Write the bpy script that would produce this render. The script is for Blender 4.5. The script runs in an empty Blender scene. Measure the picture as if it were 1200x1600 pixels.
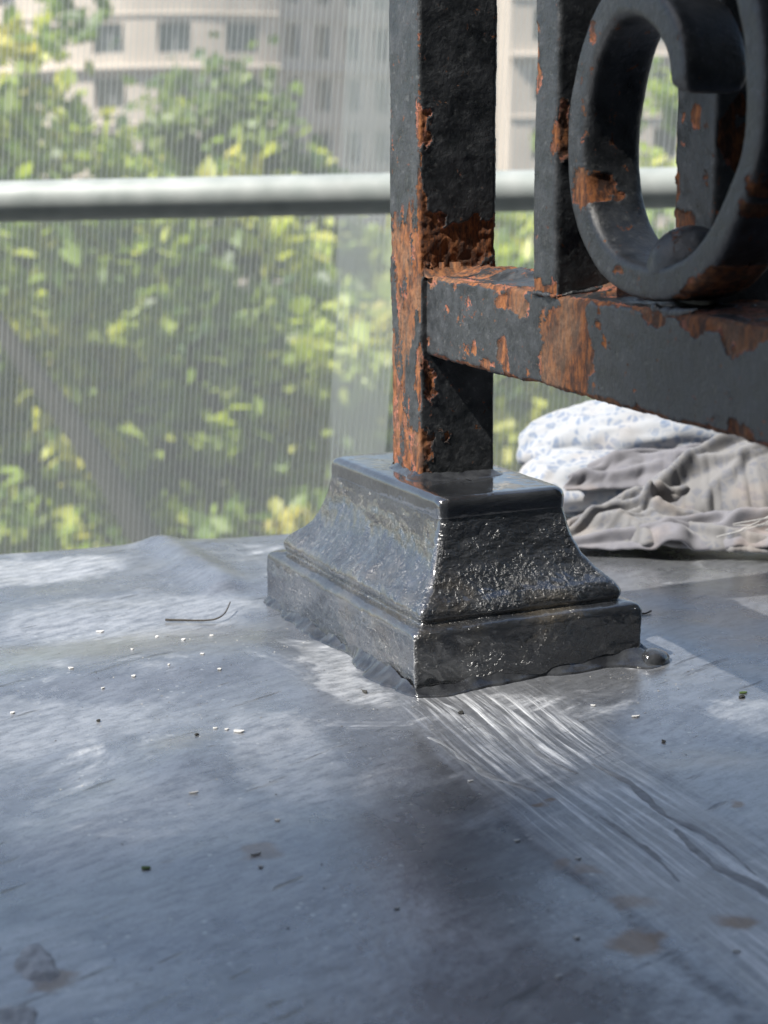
import bpy, bmesh, math, random
import numpy as np
from mathutils import Vector, Matrix
rad = math.radians
MM = 0.001
TH = rad(20.049)
RZ = TH - math.pi / 2                      # the railing's own X runs along the rail, Y across it
S_, C_ = math.sin(TH), math.cos(TH)
def UV(u, v, z=0.0):                        # millimetres along / across the rail -> world metres
    return Vector(((u * S_ + v * C_) * MM, (-u * C_ + v * S_) * MM, z * MM))

sc = bpy.context.scene
COL = sc.collection
# ------------------------------------------------------------------ camera
cam = bpy.data.cameras.new('camera'); camo = bpy.data.objects.new('camera', cam); COL.objects.link(camo)
p, r = rad(11.686), rad(-0.3686)
fwd = Vector((0, math.cos(p), -math.sin(p))); up0 = Vector((0, math.sin(p), math.cos(p))); rt0 = Vector((1, 0, 0))
rt = rt0 * math.cos(r) + up0 * math.sin(r); up = up0 * math.cos(r) - rt0 * math.sin(r)
M3 = Matrix((rt, up, -fwd)).transposed()
camo.matrix_world = Matrix.Translation((-0.02212, -0.61572, 0.17386)) @ M3.to_4x4()
cam.sensor_fit = 'HORIZONTAL'; cam.sensor_width = 36.0; cam.lens = 77.24
cam.clip_start = 0.01; cam.clip_end = 2000
cam.dof.use_dof = True; cam.dof.focus_distance = 0.56; cam.dof.aperture_fstop = 26.5; cam.dof.aperture_blades = 0
sc.camera = camo
# ------------------------------------------------------------------ world, sun, exposure
SUN_DIR = (UV(120, -1000, 1300)).normalized()      # towards the sun
SUN_EL = math.asin(SUN_DIR.z); SUN_AZ = math.atan2(SUN_DIR.x, SUN_DIR.y)
w = bpy.data.worlds.new('World'); sc.world = w; w.use_nodes = True
nt = w.node_tree; bg = nt.nodes['Background']
sky = nt.nodes.new('ShaderNodeTexSky'); sky.sky_type = 'NISHITA'; sky.sun_disc = False
sky.sun_elevation = SUN_EL; sky.sun_rotation = SUN_AZ; sky.air_density = 1.0; sky.dust_density = 1.0; sky.ozone_density = 1.0
nt.links.new(sky.outputs[0], bg.inputs[0]); bg.inputs[1].default_value = 0.088
sl = bpy.data.lights.new('sun', 'SUN'); slo = bpy.data.objects.new('sun', sl); COL.objects.link(slo)
sl.energy = 5.0; sl.angle = rad(0.6); sl.color = (1.0, 0.95, 0.87)
slo.rotation_euler = SUN_DIR.to_track_quat('Z', 'Y').to_euler()
sc.view_settings.view_transform = 'Standard'; sc.view_settings.look = 'None'
sc.view_settings.exposure = 1.1; sc.view_settings.gamma = 1.0; sc.view_settings.use_curve_mapping = False
sc.render.engine = 'CYCLES'; sc.cycles.use_denoising = True
sc.cycles.max_bounces = 8; sc.cycles.transparent_max_bounces = 16

# ------------------------------------------------------------------ helpers
def tag(o, label=None, cat=None, group=None, kind=None):
    if label: o['label'] = label
    if cat: o['category'] = cat
    if group: o['group'] = group
    if kind: o['kind'] = kind
    return o
def empty(name, loc=(0, 0, 0), rz=0.0):
    o = bpy.data.objects.new(name, None); COL.objects.link(o); o.location = loc; o.rotation_euler = (0, 0, rz)
    o.empty_display_size = 0.05
    return o
def link(name, me, mat, parent=None, smooth=False):
    o = bpy.data.objects.new(name, me); COL.objects.link(o)
    if mat is not None and len(me.materials) == 0: me.materials.append(mat)
    if smooth and len(me.polygons): me.polygons.foreach_set('use_smooth', np.ones(len(me.polygons), bool))
    if parent: o.parent = parent
    return o
def mesh_np(name, V, F):
    """V (n,3) array, F (m,4) or (m,3) index array -> mesh"""
    me = bpy.data.meshes.new(name); V = np.asarray(V, np.float32); F = np.asarray(F, np.int32)
    k = F.shape[1]
    me.vertices.add(len(V)); me.vertices.foreach_set('co', V.ravel())
    me.loops.add(F.size); me.loops.foreach_set('vertex_index', F.ravel())
    me.polygons.add(len(F)); me.polygons.foreach_set('loop_start', np.arange(0, F.size, k, dtype=np.int32))
    me.polygons.foreach_set('loop_total', np.full(len(F), k, np.int32))
    me.update(calc_edges=True); me.validate()
    return me
def attr(me, name, vals):
    a = me.attributes.new(name, 'FLOAT', 'POINT'); a.data.foreach_set('value', np.asarray(vals, np.float32))
def sstep(a, b, x):
    t = np.clip((x - a) / (b - a), 0, 1); return t * t * (3 - 2 * t)
def _h(ix, iy, iz, seed):
    n = (ix.astype(np.int64) * 374761393 + iy.astype(np.int64) * 668265263 + iz.astype(np.int64) * 2147483647 + seed * 1274126177) & 0x7fffffff
    n = ((n ^ (n >> 13)) * 1274126177) & 0x7fffffff
    n = ((n ^ (n >> 16)) * 374761393) & 0x7fffffff
    return ((n ^ (n >> 15)) & 0xffff) / 65535.0
def vnoise(P, seed=0):
    f = np.floor(P); i = f.astype(np.int64); t = P - f; t = t * t * t * (t * (t * 6 - 15) + 10); o = 0
    for dx in (0, 1):
        wx = t[:, 0] if dx else 1 - t[:, 0]
        for dy in (0, 1):
            wy = t[:, 1] if dy else 1 - t[:, 1]
            for dz in (0, 1):
                wz = t[:, 2] if dz else 1 - t[:, 2]
                o = o + wx * wy * wz * _h(i[:, 0] + dx, i[:, 1] + dy, i[:, 2] + dz, seed)
    return o * 2 - 1
def fbm(P, scale, octv=4, seed=0, st=(1, 1, 1), gain=0.5):
    Q = P / scale * np.array(st); a, s, o = 1.0, 0.0, 0.0
    for k in range(octv):
        o = o + a * vnoise(Q * (2.03 ** k) + 17.3 * k, seed + k * 7); s += a; a *= gain
    return o / s * 1.6
def grid_faces(nr, ncn, wrap):
    i = np.arange(nr - 1)[:, None]; j = np.arange(ncn if wrap else ncn - 1)[None, :]; j2 = (j + 1) % ncn
    a = i * ncn + j; b = i * ncn + j2; c = (i + 1) * ncn + j2; d = (i + 1) * ncn + j
    return np.stack([a, b, c, d], -1).reshape(-1, 4)
def cap_faces(ring):   # triangle fan
    return np.array([[ring[0], ring[k], ring[k + 1]] for k in range(1, len(ring) - 1)])
def bm_obj(name, bm, mat, parent=None, smooth=False):
    me = bpy.data.meshes.new(name); bm.to_mesh(me); bm.free(); return link(name, me, mat, parent, smooth)
def bm_box(bm, x0, x1, y0, y1, z0, z1):
    v = [bm.verts.new((x, y, z)) for z in (z0, z1) for y in (y0, y1) for x in (x0, x1)]
    for f in ((0, 2, 3, 1), (4, 5, 7, 6), (0, 1, 5, 4), (1, 3, 7, 5), (3, 2, 6, 7), (2, 0, 4, 6)): bm.faces.new([v[k] for k in f])
def tube_np(path, radii, n=10, jitter=0, seed=0):
    """swept round tube along a list of points; returns V, F"""
    P = [Vector(q) for q in path]; V = []; prev = None
    for k, c in enumerate(P):
        t = (P[min(k + 1, len(P) - 1)] - P[max(k - 1, 0)]).normalized()
        a = prev if prev is not None else (Vector((0, 0, 1)) if abs(t.z) < 0.9 else Vector((1, 0, 0)))
        a = (a - t * a.dot(t)).normalized(); prev = a; b = t.cross(a)
        rr = radii[k] if hasattr(radii, '__len__') else radii
        for j in range(n):
            an = 2 * math.pi * j / n; V.append(c + (a * math.cos(an) + b * math.sin(an)) * rr)
    F = grid_faces(len(P), n, True)
    return np.array(V), F
def smooth_path(pts, n):
    P = np.array(pts, float); m = len(P); t = np.linspace(0, m - 1, n); o = []
    for x in t:
        i = min(int(x), m - 2); f = x - i
        p0, p1, p2, p3 = P[max(i - 1, 0)], P[i], P[i + 1], P[min(i + 2, m - 1)]
        o.append(0.5 * ((2 * p1) + (-p0 + p2) * f + (2 * p0 - 5 * p1 + 4 * p2 - p3) * f * f + (-p0 + 3 * p1 - 3 * p2 + p3) * f ** 3))
    return np.array(o)

# ------------------------------------------------------------------ material helpers
class NT:
    def __init__(s, name):
        s.m = bpy.data.materials.new(name); s.m.use_nodes = True; s.t = s.m.node_tree; s.n = s.t.nodes
        s.b = s.n['Principled BSDF']; s.out = s.n['Material Output']
    def node(s, typ, **kw):
        n = s.n.new(typ)
        for k, v in kw.items(): setattr(n, k, v)
        return n
    def lk(s, a, b): s.t.links.new(a, b)
    def coord(s, which='Object'): return s.node('ShaderNodeTexCoord').outputs[which]
    def mapping(s, vec, scale=(1, 1, 1), rot=(0, 0, 0), loc=(0, 0, 0)):
        n = s.node('ShaderNodeMapping'); n.inputs['Scale'].default_value = scale; n.inputs['Rotation'].default_value = rot; n.inputs['Location'].default_value = loc
        s.lk(vec, n.inputs[0]); return n.outputs[0]
    def noise(s, vec, scale, detail=4, rough=0.55, dist=0.0):
        n = s.node('ShaderNodeTexNoise'); n.inputs['Scale'].default_value = scale; n.inputs['Detail'].default_value = detail
        n.inputs['Roughness'].default_value = rough; n.inputs['Distortion'].default_value = dist
        s.lk(vec, n.inputs['Vector']); return n.outputs['Fac']
    def voro(s, vec, scale, feature='F1', rnd=1.0):
        n = s.node('ShaderNodeTexVoronoi', feature=feature); n.inputs['Scale'].default_value = scale; n.inputs['Randomness'].default_value = rnd
        s.lk(vec, n.inputs['Vector']); return n
    def ramp(s, fac, stops):
        n = s.node('ShaderNodeValToRGB'); e = n.color_ramp.elements
        while len(e) > 1: e.remove(e[-1])
        for k, (pos, c) in enumerate(stops):
            if not hasattr(c, '__len__'): c = (c, c, c)
            q = e[0] if k == 0 else e.new(pos)
            q.position = pos; q.color = (*c, 1)
        s.lk(fac, n.inputs[0]); return n.outputs[0]
    def mix(s, fac, a, b):
        n = s.node('ShaderNodeMix', data_type='RGBA')
        for sock, v in ((n.inputs[0], fac), (n.inputs[6], a), (n.inputs[7], b)):
            if hasattr(v, 'is_linked') or hasattr(v, 'node'): s.lk(v, sock)
            elif hasattr(v, '__len__'): sock.default_value = (*v, 1)
            else: sock.default_value = v
        return n.outputs[2]
    def math(s, op, a, b=0.0, c=0.0, clamp=False):
        n = s.node('ShaderNodeMath', operation=op); n.use_clamp = clamp
        for k, v in enumerate((a, b, c)):
            if hasattr(v, 'node'): s.lk(v, n.inputs[k])
            else: n.inputs[k].default_value = v
        return n.outputs[0]
    def bump(s, h, strength=0.3, dist=0.001, normal=None):
        n = s.node('ShaderNodeBump'); n.inputs['Strength'].default_value = strength; n.inputs['Distance'].default_value = dist
        s.lk(h, n.inputs['Height'])
        if normal: s.lk(normal, n.inputs['Normal'])
        return n.outputs[0]
    def attr(s, name):
        return s.node('ShaderNodeAttribute', attribute_name=name).outputs['Fac']
    def set(s, **kw):
        for k, v in kw.items():
            k = k.replace('_', ' ')
            q = s.b.inputs[k]
            if hasattr(v, 'node'): s.lk(v, q)
            elif hasattr(v, '__len__') and len(v) == 3: q.default_value = (*v, 1)
            else: q.default_value = v
        return s.m

def simple(name, col, rough=0.7, metal=0.0, noise_scale=None, var=0.15, bump=0.0, bdist=0.001):
    t = NT(name)
    if noise_scale:
        f = t.noise(t.coord(), noise_scale)
        a = tuple(c * (1 - var) for c in col); b = tuple(c * (1 + var) for c in col)
        t.set(Base_Color=t.ramp(f, ((0.3, a), (0.7, b))))
        if bump: t.set(Normal=t.bump(f, bump, bdist))
    else: t.set(Base_Color=col)
    return t.set(Roughness=rough, Metallic=metal)

def iron_material():
    """old black paint over red primer over rust; 'paint' is a per-vertex field of how much coating is left"""
    t = NT('flaking_painted_iron'); co = t.coord(); F = t.attr('paint')
    fine = t.noise(co, 900, 6, 0.65); med = t.noise(co, 160, 5, 0.6); big = t.noise(co, 45, 4, 0.6)
    Fj = t.math('ADD', F, t.math('MULTIPLY', t.math('SUBTRACT', fine, 0.5), 0.30))
    paint = t.mix(t.ramp(med, ((0.35, 0.0), (0.72, 1.0))), (0.013, 0.015, 0.017), (0.043, 0.047, 0.052))
    chalk = t.ramp(t.noise(co, 420, 6, 0.7), ((0.57, 0.0), (0.72, 1.0)))
    paint = t.mix(t.math('MULTIPLY', chalk, 0.40), paint, (0.17, 0.175, 0.175))
    rust = t.ramp(t.noise(t.mapping(co, (1, 1, 0.30)), 360, 6, 0.75), ((0.30, (0.010, 0.006, 0.005)), (0.46, (0.048, 0.018, 0.009)), (0.57, (0.165, 0.055, 0.014)), (0.76, (0.25, 0.115, 0.040))))
    rust = t.mix(t.ramp(big, ((0.46, 0.0), (0.66, 0.50))), rust, t.ramp(fine, ((0.3, (0.055, 0.036, 0.024)), (0.7, (0.21, 0.135, 0.085)))))
    primer = t.mix(fine, (0.13, 0.036, 0.022), (0.34, 0.14, 0.09))
    primer = t.mix(t.ramp(t.noise(co, 110, 4, 0.6), ((0.48, 0.0), (0.60, 1.0))), rust, primer)
    chips_ = t.ramp(t.noise(co, 230, 5, 0.7, 0.5), ((0.625, 0.0), (0.655, 1.0))); Fj = t.math('SUBTRACT', Fj, t.math('MULTIPLY', chips_, 0.22))
    m1 = t.ramp(Fj, ((0.42, 0.0), (0.47, 1.0)))       # rust -> primer
    m2 = t.ramp(Fj, ((0.495, 0.0), (0.515, 1.0)))       # primer -> paint
    col = t.mix(m2, t.mix(m1, rust, primer), paint)
    rough = t.mix(m2, (0.92, 0.92, 0.92), t.ramp(med, ((0.3, 0.26), (0.7, 0.54))))
    h = t.math('ADD', t.math('MULTIPLY', fine, 0.5), t.math('MULTIPLY', med, 0.8))
    return t.set(Base_Color=col, Roughness=rough, Normal=t.bump(t.math('ADD', h, t.math('MULTIPLY', m2, 0.9)), 0.7, 0.0007))
IRON = iron_material()

def shoe_material():
    t = NT('thick_glossy_lead_paint'); co = t.coord()
    d = t.noise(co, 40, 4, 0.6); n1 = t.noise(co, 620, 3, 0.55, 0.8); n2 = t.noise(t.mapping(co, (0.6, 0.6, 1.3)), 300, 4, 0.6, 0.8)
    warm = t.ramp(t.noise(co, 28, 3), ((0.55, 0.0), (0.72, 1.0)))
    col = t.mix(t.ramp(d, ((0.3, 0.0), (0.7, 1.0))), (0.008, 0.009, 0.011), (0.038, 0.041, 0.047))
    col = t.mix(t.math('MULTIPLY', warm, 0.45), col, (0.11, 0.09, 0.06))
    smooth = t.attr('slick')
    h = t.math('MULTIPLY', t.math('ADD', n1, t.math('MULTIPLY', n2, 1.2)), t.math('SUBTRACT', 1.0, t.math('MULTIPLY', smooth, 0.85)))
    rough = t.mix(smooth, t.ramp(n2, ((0.3, 0.20), (0.7, 0.36))), (0.10, 0.10, 0.10))
    return t.set(Base_Color=col, Metallic=0.2, Roughness=rough, IOR=1.6, Normal=t.bump(t.math('MULTIPLY', h, t.ramp(t.noise(t.mapping(co, (1, 1, 2.2)), 34, 4, 0.6), ((0.36, 0.25), (0.62, 1.25)))), 1.0, 0.0015), Coat_Weight=1.0, Coat_IOR=2.0, Coat_Roughness=t.mix(smooth, (0.10, 0.10, 0.10), (0.04, 0.04, 0.04)))
SHOE = shoe_material()

def sealant_material():
    t = NT('wet_dark_sealant'); co = t.coord()
    return t.set(Base_Color=t.ramp(t.noise(co, 150, 4), ((0.35, (0.014, 0.015, 0.018)), (0.7, (0.04, 0.043, 0.048)))), Roughness=0.09, Coat_Weight=0.6, Coat_Roughness=0.05,
                 Normal=t.bump(t.noise(co, 260, 4), 0.4, 0.0012))
SEAL = sealant_material()

# ------------------------------------------------------------------ balcony sheet (the surface everything stands on)
def sheet_material():
    t = NT('weathered_lead_sheet'); co = t.coord()                    # object space: x along the rail, y across, metres
    sep = t.node('ShaderNodeSeparateXYZ'); t.lk(co, sep.inputs[0]); X, Y = sep.outputs[0], sep.outputs[1]
    big = t.noise(co, 7, 5, 0.6); mid = t.noise(co, 38, 6, 0.65); fine = t.noise(co, 420, 5, 0.65)
    long_ = t.noise(t.mapping(co, (14, 460, 14)), 1.0, 7, 0.68, 0.55)
    diag = t.noise(t.mapping(t.mapping(co, (1, 1, 1), (0, 0, rad(66))), (22, 190, 22)), 1.0, 6, 0.65)
    base = t.mix(t.ramp(mid, ((0.3, 0.0), (0.72, 1.0))), (0.275, 0.292, 0.325), (0.44, 0.46, 0.50))
    grime = t.noise(t.mapping(t.mapping(co, (1, 1, 1), (0, 0, rad(66))), (90, 260, 90)), 1.0, 7, 0.72)
    base = t.mix(t.math('MULTIPLY', t.ramp(grime, ((0.44, 0.0), (0.66, 1.0))), 0.55), base, (0.12, 0.126, 0.14))
    base = t.mix(t.math('MULTIPLY', t.ramp(fine, ((0.52, 0.0), (0.68, 1.0))), 0.35), base, (0.50, 0.52, 0.56))
    base = t.mix(t.math('MULTIPLY', t.ramp(big, ((0.40, 0.0), (0.68, 1.0))), 0.5), base, (0.17, 0.18, 0.205))
    # scraped band beside the seam under the rail
    cy = t.math('ADD', Y, t.math('MULTIPLY', t.math('SUBTRACT', big, 0.5), 0.03))
    band = t.math('MULTIPLY', t.ramp(cy, ((0.0, 0), (0.001, 0))), 0)
    dist = t.math('ABSOLUTE', t.math('ADD', cy, 0.021)); band = t.ramp(dist, ((0.014, 1.0), (0.030, 0.0)))
    bx = t.ramp(X, ((0.055, 0.0), (0.11, 1.0))); band = t.math('MULTIPLY', band, bx)
    streak = t.math('MULTIPLY', t.ramp(long_, ((0.47, 0.0), (0.60, 1.0))), t.ramp(t.noise(co, 30, 5, 0.65), ((0.38, 0.15), (0.58, 1.0))))
    film_glare = t.math('MULTIPLY', band, t.math('ADD', t.math('MULTIPLY', streak, 1.0), 0.14), clamp=True)
    patch = t.math('MULTIPLY', t.ramp(t.noise(co, 16, 6, 0.7, 0.6), ((0.54, 0.0), (0.68, 1.0))), t.ramp(diag, ((0.42, 0.25), (0.62, 1.0))))
    film_glare = t.math('MAXIMUM', film_glare, t.math('MULTIPLY', patch, 0.62))
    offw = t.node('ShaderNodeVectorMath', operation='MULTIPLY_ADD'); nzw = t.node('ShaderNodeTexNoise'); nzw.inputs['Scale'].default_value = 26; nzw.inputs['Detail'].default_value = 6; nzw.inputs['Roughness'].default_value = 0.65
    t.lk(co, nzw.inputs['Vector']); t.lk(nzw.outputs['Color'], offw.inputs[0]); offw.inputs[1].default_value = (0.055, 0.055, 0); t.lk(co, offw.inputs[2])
    glare = None  # pale patches painting bright sky glare into the sheet's colour
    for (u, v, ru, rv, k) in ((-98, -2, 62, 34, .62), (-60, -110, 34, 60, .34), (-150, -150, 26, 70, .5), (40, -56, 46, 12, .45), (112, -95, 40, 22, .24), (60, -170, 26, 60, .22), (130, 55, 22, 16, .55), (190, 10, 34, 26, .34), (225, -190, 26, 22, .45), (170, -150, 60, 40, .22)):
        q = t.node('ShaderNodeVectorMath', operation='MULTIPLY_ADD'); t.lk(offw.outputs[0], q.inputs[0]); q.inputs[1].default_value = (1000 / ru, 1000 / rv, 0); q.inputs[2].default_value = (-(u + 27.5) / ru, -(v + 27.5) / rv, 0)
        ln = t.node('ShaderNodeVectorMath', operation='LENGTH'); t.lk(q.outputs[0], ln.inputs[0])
        e = t.math('MULTIPLY', t.ramp(ln.outputs['Value'], ((0.74, 1.0), (1.0, 0.0))), k * 0.9); glare = e if glare is None else t.math('MAXIMUM', glare, e)
    glare = t.math('MULTIPLY', glare, t.ramp(grime, ((0.36, 1.0), (0.62, 0.35))))
    film_glare = t.math('MAXIMUM', film_glare, glare)
    col = t.mix(film_glare, base, (0.70, 0.72, 0.74))
    scr = t.ramp(t.math('ADD', diag, t.math('MULTIPLY', t.math('SUBTRACT', mid, 0.5), 0.12)), ((0.31, 1.0), (0.37, 0.0)))
    col = t.mix(t.math('MULTIPLY', scr, 0.55), col, (0.05, 0.05, 0.054))
    dots = t.voro(co, 210); spk = t.math('MULTIPLY', t.ramp(dots.outputs['Distance'], ((0.10, 1.0), (0.17, 0.0))), t.ramp(t.noise(co, 24, 4), ((0.50, 0.0), (0.58, 1.0))))
    col = t.mix(t.math('MULTIPLY', spk, 0.8), col, (0.55, 0.56, 0.56))
    # brown stains, each where it lies (along, across, radius) in metres
    warp = t.noise(co, 120, 4); wn = t.node('ShaderNodeVectorMath', operation='SCALE'); wn.inputs['Scale'].default_value = 1.0
    nz = t.node('ShaderNodeTexNoise'); nz.inputs['Scale'].default_value = 110; nz.inputs['Detail'].default_value = 4; t.lk(co, nz.inputs['Vector'])
    off = t.node('ShaderNodeVectorMath', operation='MULTIPLY_ADD'); t.lk(nz.outputs['Color'], off.inputs[0]); off.inputs[1].default_value = (0.012, 0.012, 0); t.lk(co, off.inputs[2])
    stain = None
    for (u, v, rr, k) in ((268, -51, 8, .9), (248, -43, 6, .6), (268, -25, 6.0, .9), (227, -44, 4.5, .55), (221, -48, 4, .55), (182, -35, 3.2, .9), (179, -31, 2.6, .8), (203, 15, 3.4, .8), (186, -118, 6, .45), (237, -181, 6, .7), (231, -184, 5, .6)):
        d = t.node('ShaderNodeVectorMath', operation='DISTANCE'); t.lk(off.outputs[0], d.inputs[0]); d.inputs[1].default_value = (u * MM, v * MM, 0)
        q = t.math('MULTIPLY', t.math('SUBTRACT', 1.0, t.math('DIVIDE', d.outputs['Value'], rr * MM), clamp=True), k * 2.2)
        q = t.math('MINIMUM', q, k)
        stain = q if stain is None else t.math('MAXIMUM', stain, q)
    col = t.mix(stain, col, t.mix(t.noise(t.mapping(co, (60, 420, 60)), 1.0, 5, 0.7), (0.085, 0.05, 0.03), (0.34, 0.22, 0.13)))
    pit = t.ramp(t.noise(co, 1100, 3, 0.7), ((0.60, 0.0), (0.68, 1.0))); col = t.mix(t.math('MULTIPLY', pit, 0.45), col, (0.07, 0.072, 0.078))
    pale = t.ramp(t.noise(t.mapping(t.mapping(co, (1, 1, 1), (0, 0, rad(20))), (150, 1500, 150)), 1.0, 4, 0.7), ((0.66, 0.0), (0.72, 1.0))); col = t.mix(t.math('MULTIPLY', pale, 0.5), col, (0.60, 0.62, 0.64))
    rough = t.math('ADD', t.math('ADD', 0.20, t.math('MULTIPLY', mid, 0.16)), t.math('MULTIPLY', film_glare, 0.28))
    metal = t.math('MULTIPLY', t.math('MULTIPLY', t.math('SUBTRACT', 1.0, film_glare), t.math('SUBTRACT', 1.0, stain)), 0.78)
    h = t.math('ADD', t.math('MULTIPLY', t.math('MULTIPLY', long_, band), 2.2), t.math('ADD', t.math('MULTIPLY', mid, 0.55), t.math('MULTIPLY', fine, 0.34)))
    h = t.math('SUBTRACT', h, t.math('MULTIPLY', scr, 0.5))
    n = t.bump(h, 0.5, 0.0012)
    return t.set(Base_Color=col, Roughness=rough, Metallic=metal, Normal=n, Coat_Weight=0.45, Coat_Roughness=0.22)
SHEET = sheet_material()
def seg_dist(U, V, a, b):
    ax, ay = a; bx, by = b; dx, dy = bx - ax, by - ay; t = np.clip(((U - ax) * dx + (V - ay) * dy) / (dx * dx + dy * dy), 0, 1)
    return np.hypot(U - ax - t * dx, V - ay - t * dy), t
def sheet_height(U, V):
    P = np.stack([U, V, np.zeros_like(U)], -1)
    z = fbm(P, 170, 2, 5) * 2.3 + fbm(P, 62, 3, 9) * 1.0 + fbm(P, 18, 3, 11) * 0.10
    for a, b, wd, am in (((150, -170), (108, -126), 16, 1.5), ((108, -126), (60, -74), 16, 1.5), ((-184, -70), (-90, -62), 9, 3.2), ((-170, -52), (-60, -58), 14, 1.6), ((-40, -145), (-40, -30), 22, -1.8), ((10, -190), (15, -60), 26, 1.9)):
        d, t = seg_dist(U, V, a, b); z = z + am * np.exp(-(d / wd) ** 2)
    # the lapped seam: a shallow ragged step on each side of the scraped band
    nz = fbm(P, 30, 3, 21) * 5
    lap = sstep(-52 + 0, -47, V + nz) * sstep(60, 130, U) * 0.55 + sstep(-1, 3.5, V + nz * 0.6) * sstep(70, 120, U) * 0.5
    z = z + lap
    rd = np.maximum(np.abs(U) - 72, 0) ** 2 + np.maximum(np.abs(V) - 48, 0) ** 2
    z = z * sstep(0, 30, np.sqrt(rd))                                  # flat under the post's foot
    return z
EDGE_U = -184.0
us = np.concatenate([[EDGE_U - 3.2, EDGE_U - 3.0, EDGE_U - 2.2, EDGE_U - 1.0], np.arange(EDGE_U, 330, 2.0), np.arange(330, 949, 6.0), [949.0]])
vs = np.concatenate([np.arange(-520, -240, 6.0), np.arange(-240, 170, 2.0), np.arange(170, 640, 6.0)])
UU, VV = np.meshgrid(us, vs, indexing='ij'); U1, V1 = UU.ravel(), VV.ravel()
Z1 = sheet_height(np.maximum(U1, EDGE_U), V1)
dn = np.clip(EDGE_U - U1, 0, None); Z1 = Z1 - np.where(dn > 3.1, 22, dn ** 2 * 0.35)
E1 = fbm(np.stack([V1 * 0, V1, V1 * 0], -1), 90, 3, 31) * 2.2 * sstep(EDGE_U + 60, EDGE_U, U1)
sheet_me = mesh_np('ledge_floor', np.stack([U1 + E1, V1, Z1], -1) * MM, grid_faces(len(us), len(vs), False))
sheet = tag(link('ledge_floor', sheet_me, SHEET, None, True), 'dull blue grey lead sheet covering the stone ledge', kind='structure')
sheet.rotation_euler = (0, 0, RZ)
STONE = simple('ledge_stone', (0.36, 0.33, 0.28), 0.85, 0, 60, 0.2, 0.3, 0.002)
bm = bmesh.new(); bm_box(bm, -.176, .955, -7.0, 9.0, -.26, -.012); bm_box(bm, -.10, .948, -6.9, 8.9, -10.2, -.262)
led = tag(bm_obj('ledge_wall', bm, STONE), 'pale stone wall and ledge carrying the lead sheet', kind='structure'); led.rotation_euler = (0, 0, RZ)

HOUSE = simple('house_stone', (0.14, 0.13, 0.115), 0.9, 0, 3, 0.2, 0.3, 0.004)
bm = bmesh.new(); bm_box(bm, 0.95, 1.6, -7.0, 9.0, -10.2, 9.0)
hw = tag(bm_obj('house_wall', bm, HOUSE), 'tall stone house wall rising behind the ledge', kind='structure'); hw.rotation_euler = (0, 0, RZ)

# ------------------------------------------------------------------ ironwork
def patches(U, V, lst):
    Q = np.stack([U, V, 0 * U], -1); o = np.zeros_like(U)
    w1 = fbm(Q, 9, 4, 881, gain=0.62); w2 = fbm(Q, 9, 4, 883, gain=0.62); w3 = fbm(Q, 4.5, 4, 885, gain=0.6)
    for (a, b, ra, rb, k) in lst:
        m = min(ra, rb) ** 0.5 * 1.55
        d = np.sqrt(((U + w1 * m - a) / ra) ** 2 + ((V + w2 * m - b) / rb) ** 2)
        o = np.maximum(o, k * sstep(1.3, 0.25, d + w3 * 0.22))
    return o
def rusty(me, P, N, F):
    """F: coating field, 0.5 = edge of the paint. Displaces by coating thickness and stores it."""
    coat = sstep(0.485, 0.515, F) * 0.30 + sstep(0.44, 0.46, F) * 0.12 + np.exp(-((F - 0.525) / 0.018) ** 2) * 0.16
    rough = fbm(P, 2.2, 3, 77) * 0.22 + fbm(P, 6, 2, 78) * 0.2
    d = coat + rough * (1 - sstep(0.47, 0.52, F)) - 0.28 + fbm(P, 5, 3, 79) * 0.07 + fbm(P, 1.6, 2, 80) * 0.04
    return P + N * d[:, None]
def perim(hx0, hx1, hy0, hy1, rr, fine_faces, st, coarse=4.0):
    """closed rounded-rectangle outline: sides in order -Y, +X, +Y, -X"""
    pts = []
    cs = [((hx0 + rr, hy0), (hx1 - rr, hy0), (hx1 - rr, hy0 + rr), -90), ((hx1, hy0 + rr), (hx1, hy1 - rr), (hx1 - rr, hy1 - rr), 0),
          ((hx1 - rr, hy1), (hx0 + rr, hy1), (hx0 + rr, hy1 - rr), 90), ((hx0, hy1 - rr), (hx0, hy0 + rr), (hx0 + rr, hy0 + rr), 180)]
    for k, (a, b, c, an) in enumerate(cs):
        L = math.dist(a, b); n = max(2, int(L / (st if k in fine_faces else coarse)))
        nx, ny = math.cos(rad(an)), math.sin(rad(an))
        for j in range(n + 1): t = j / n; pts.append((a[0] + (b[0] - a[0]) * t, a[1] + (b[1] - a[1]) * t, nx, ny))
        for j in range(1, 4):
            q = rad(an + 90 * j / 4); pts.append((c[0] + rr * math.cos(q), c[1] + rr * math.sin(q), math.cos(q), math.sin(q)))
    return np.array(pts)
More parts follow.
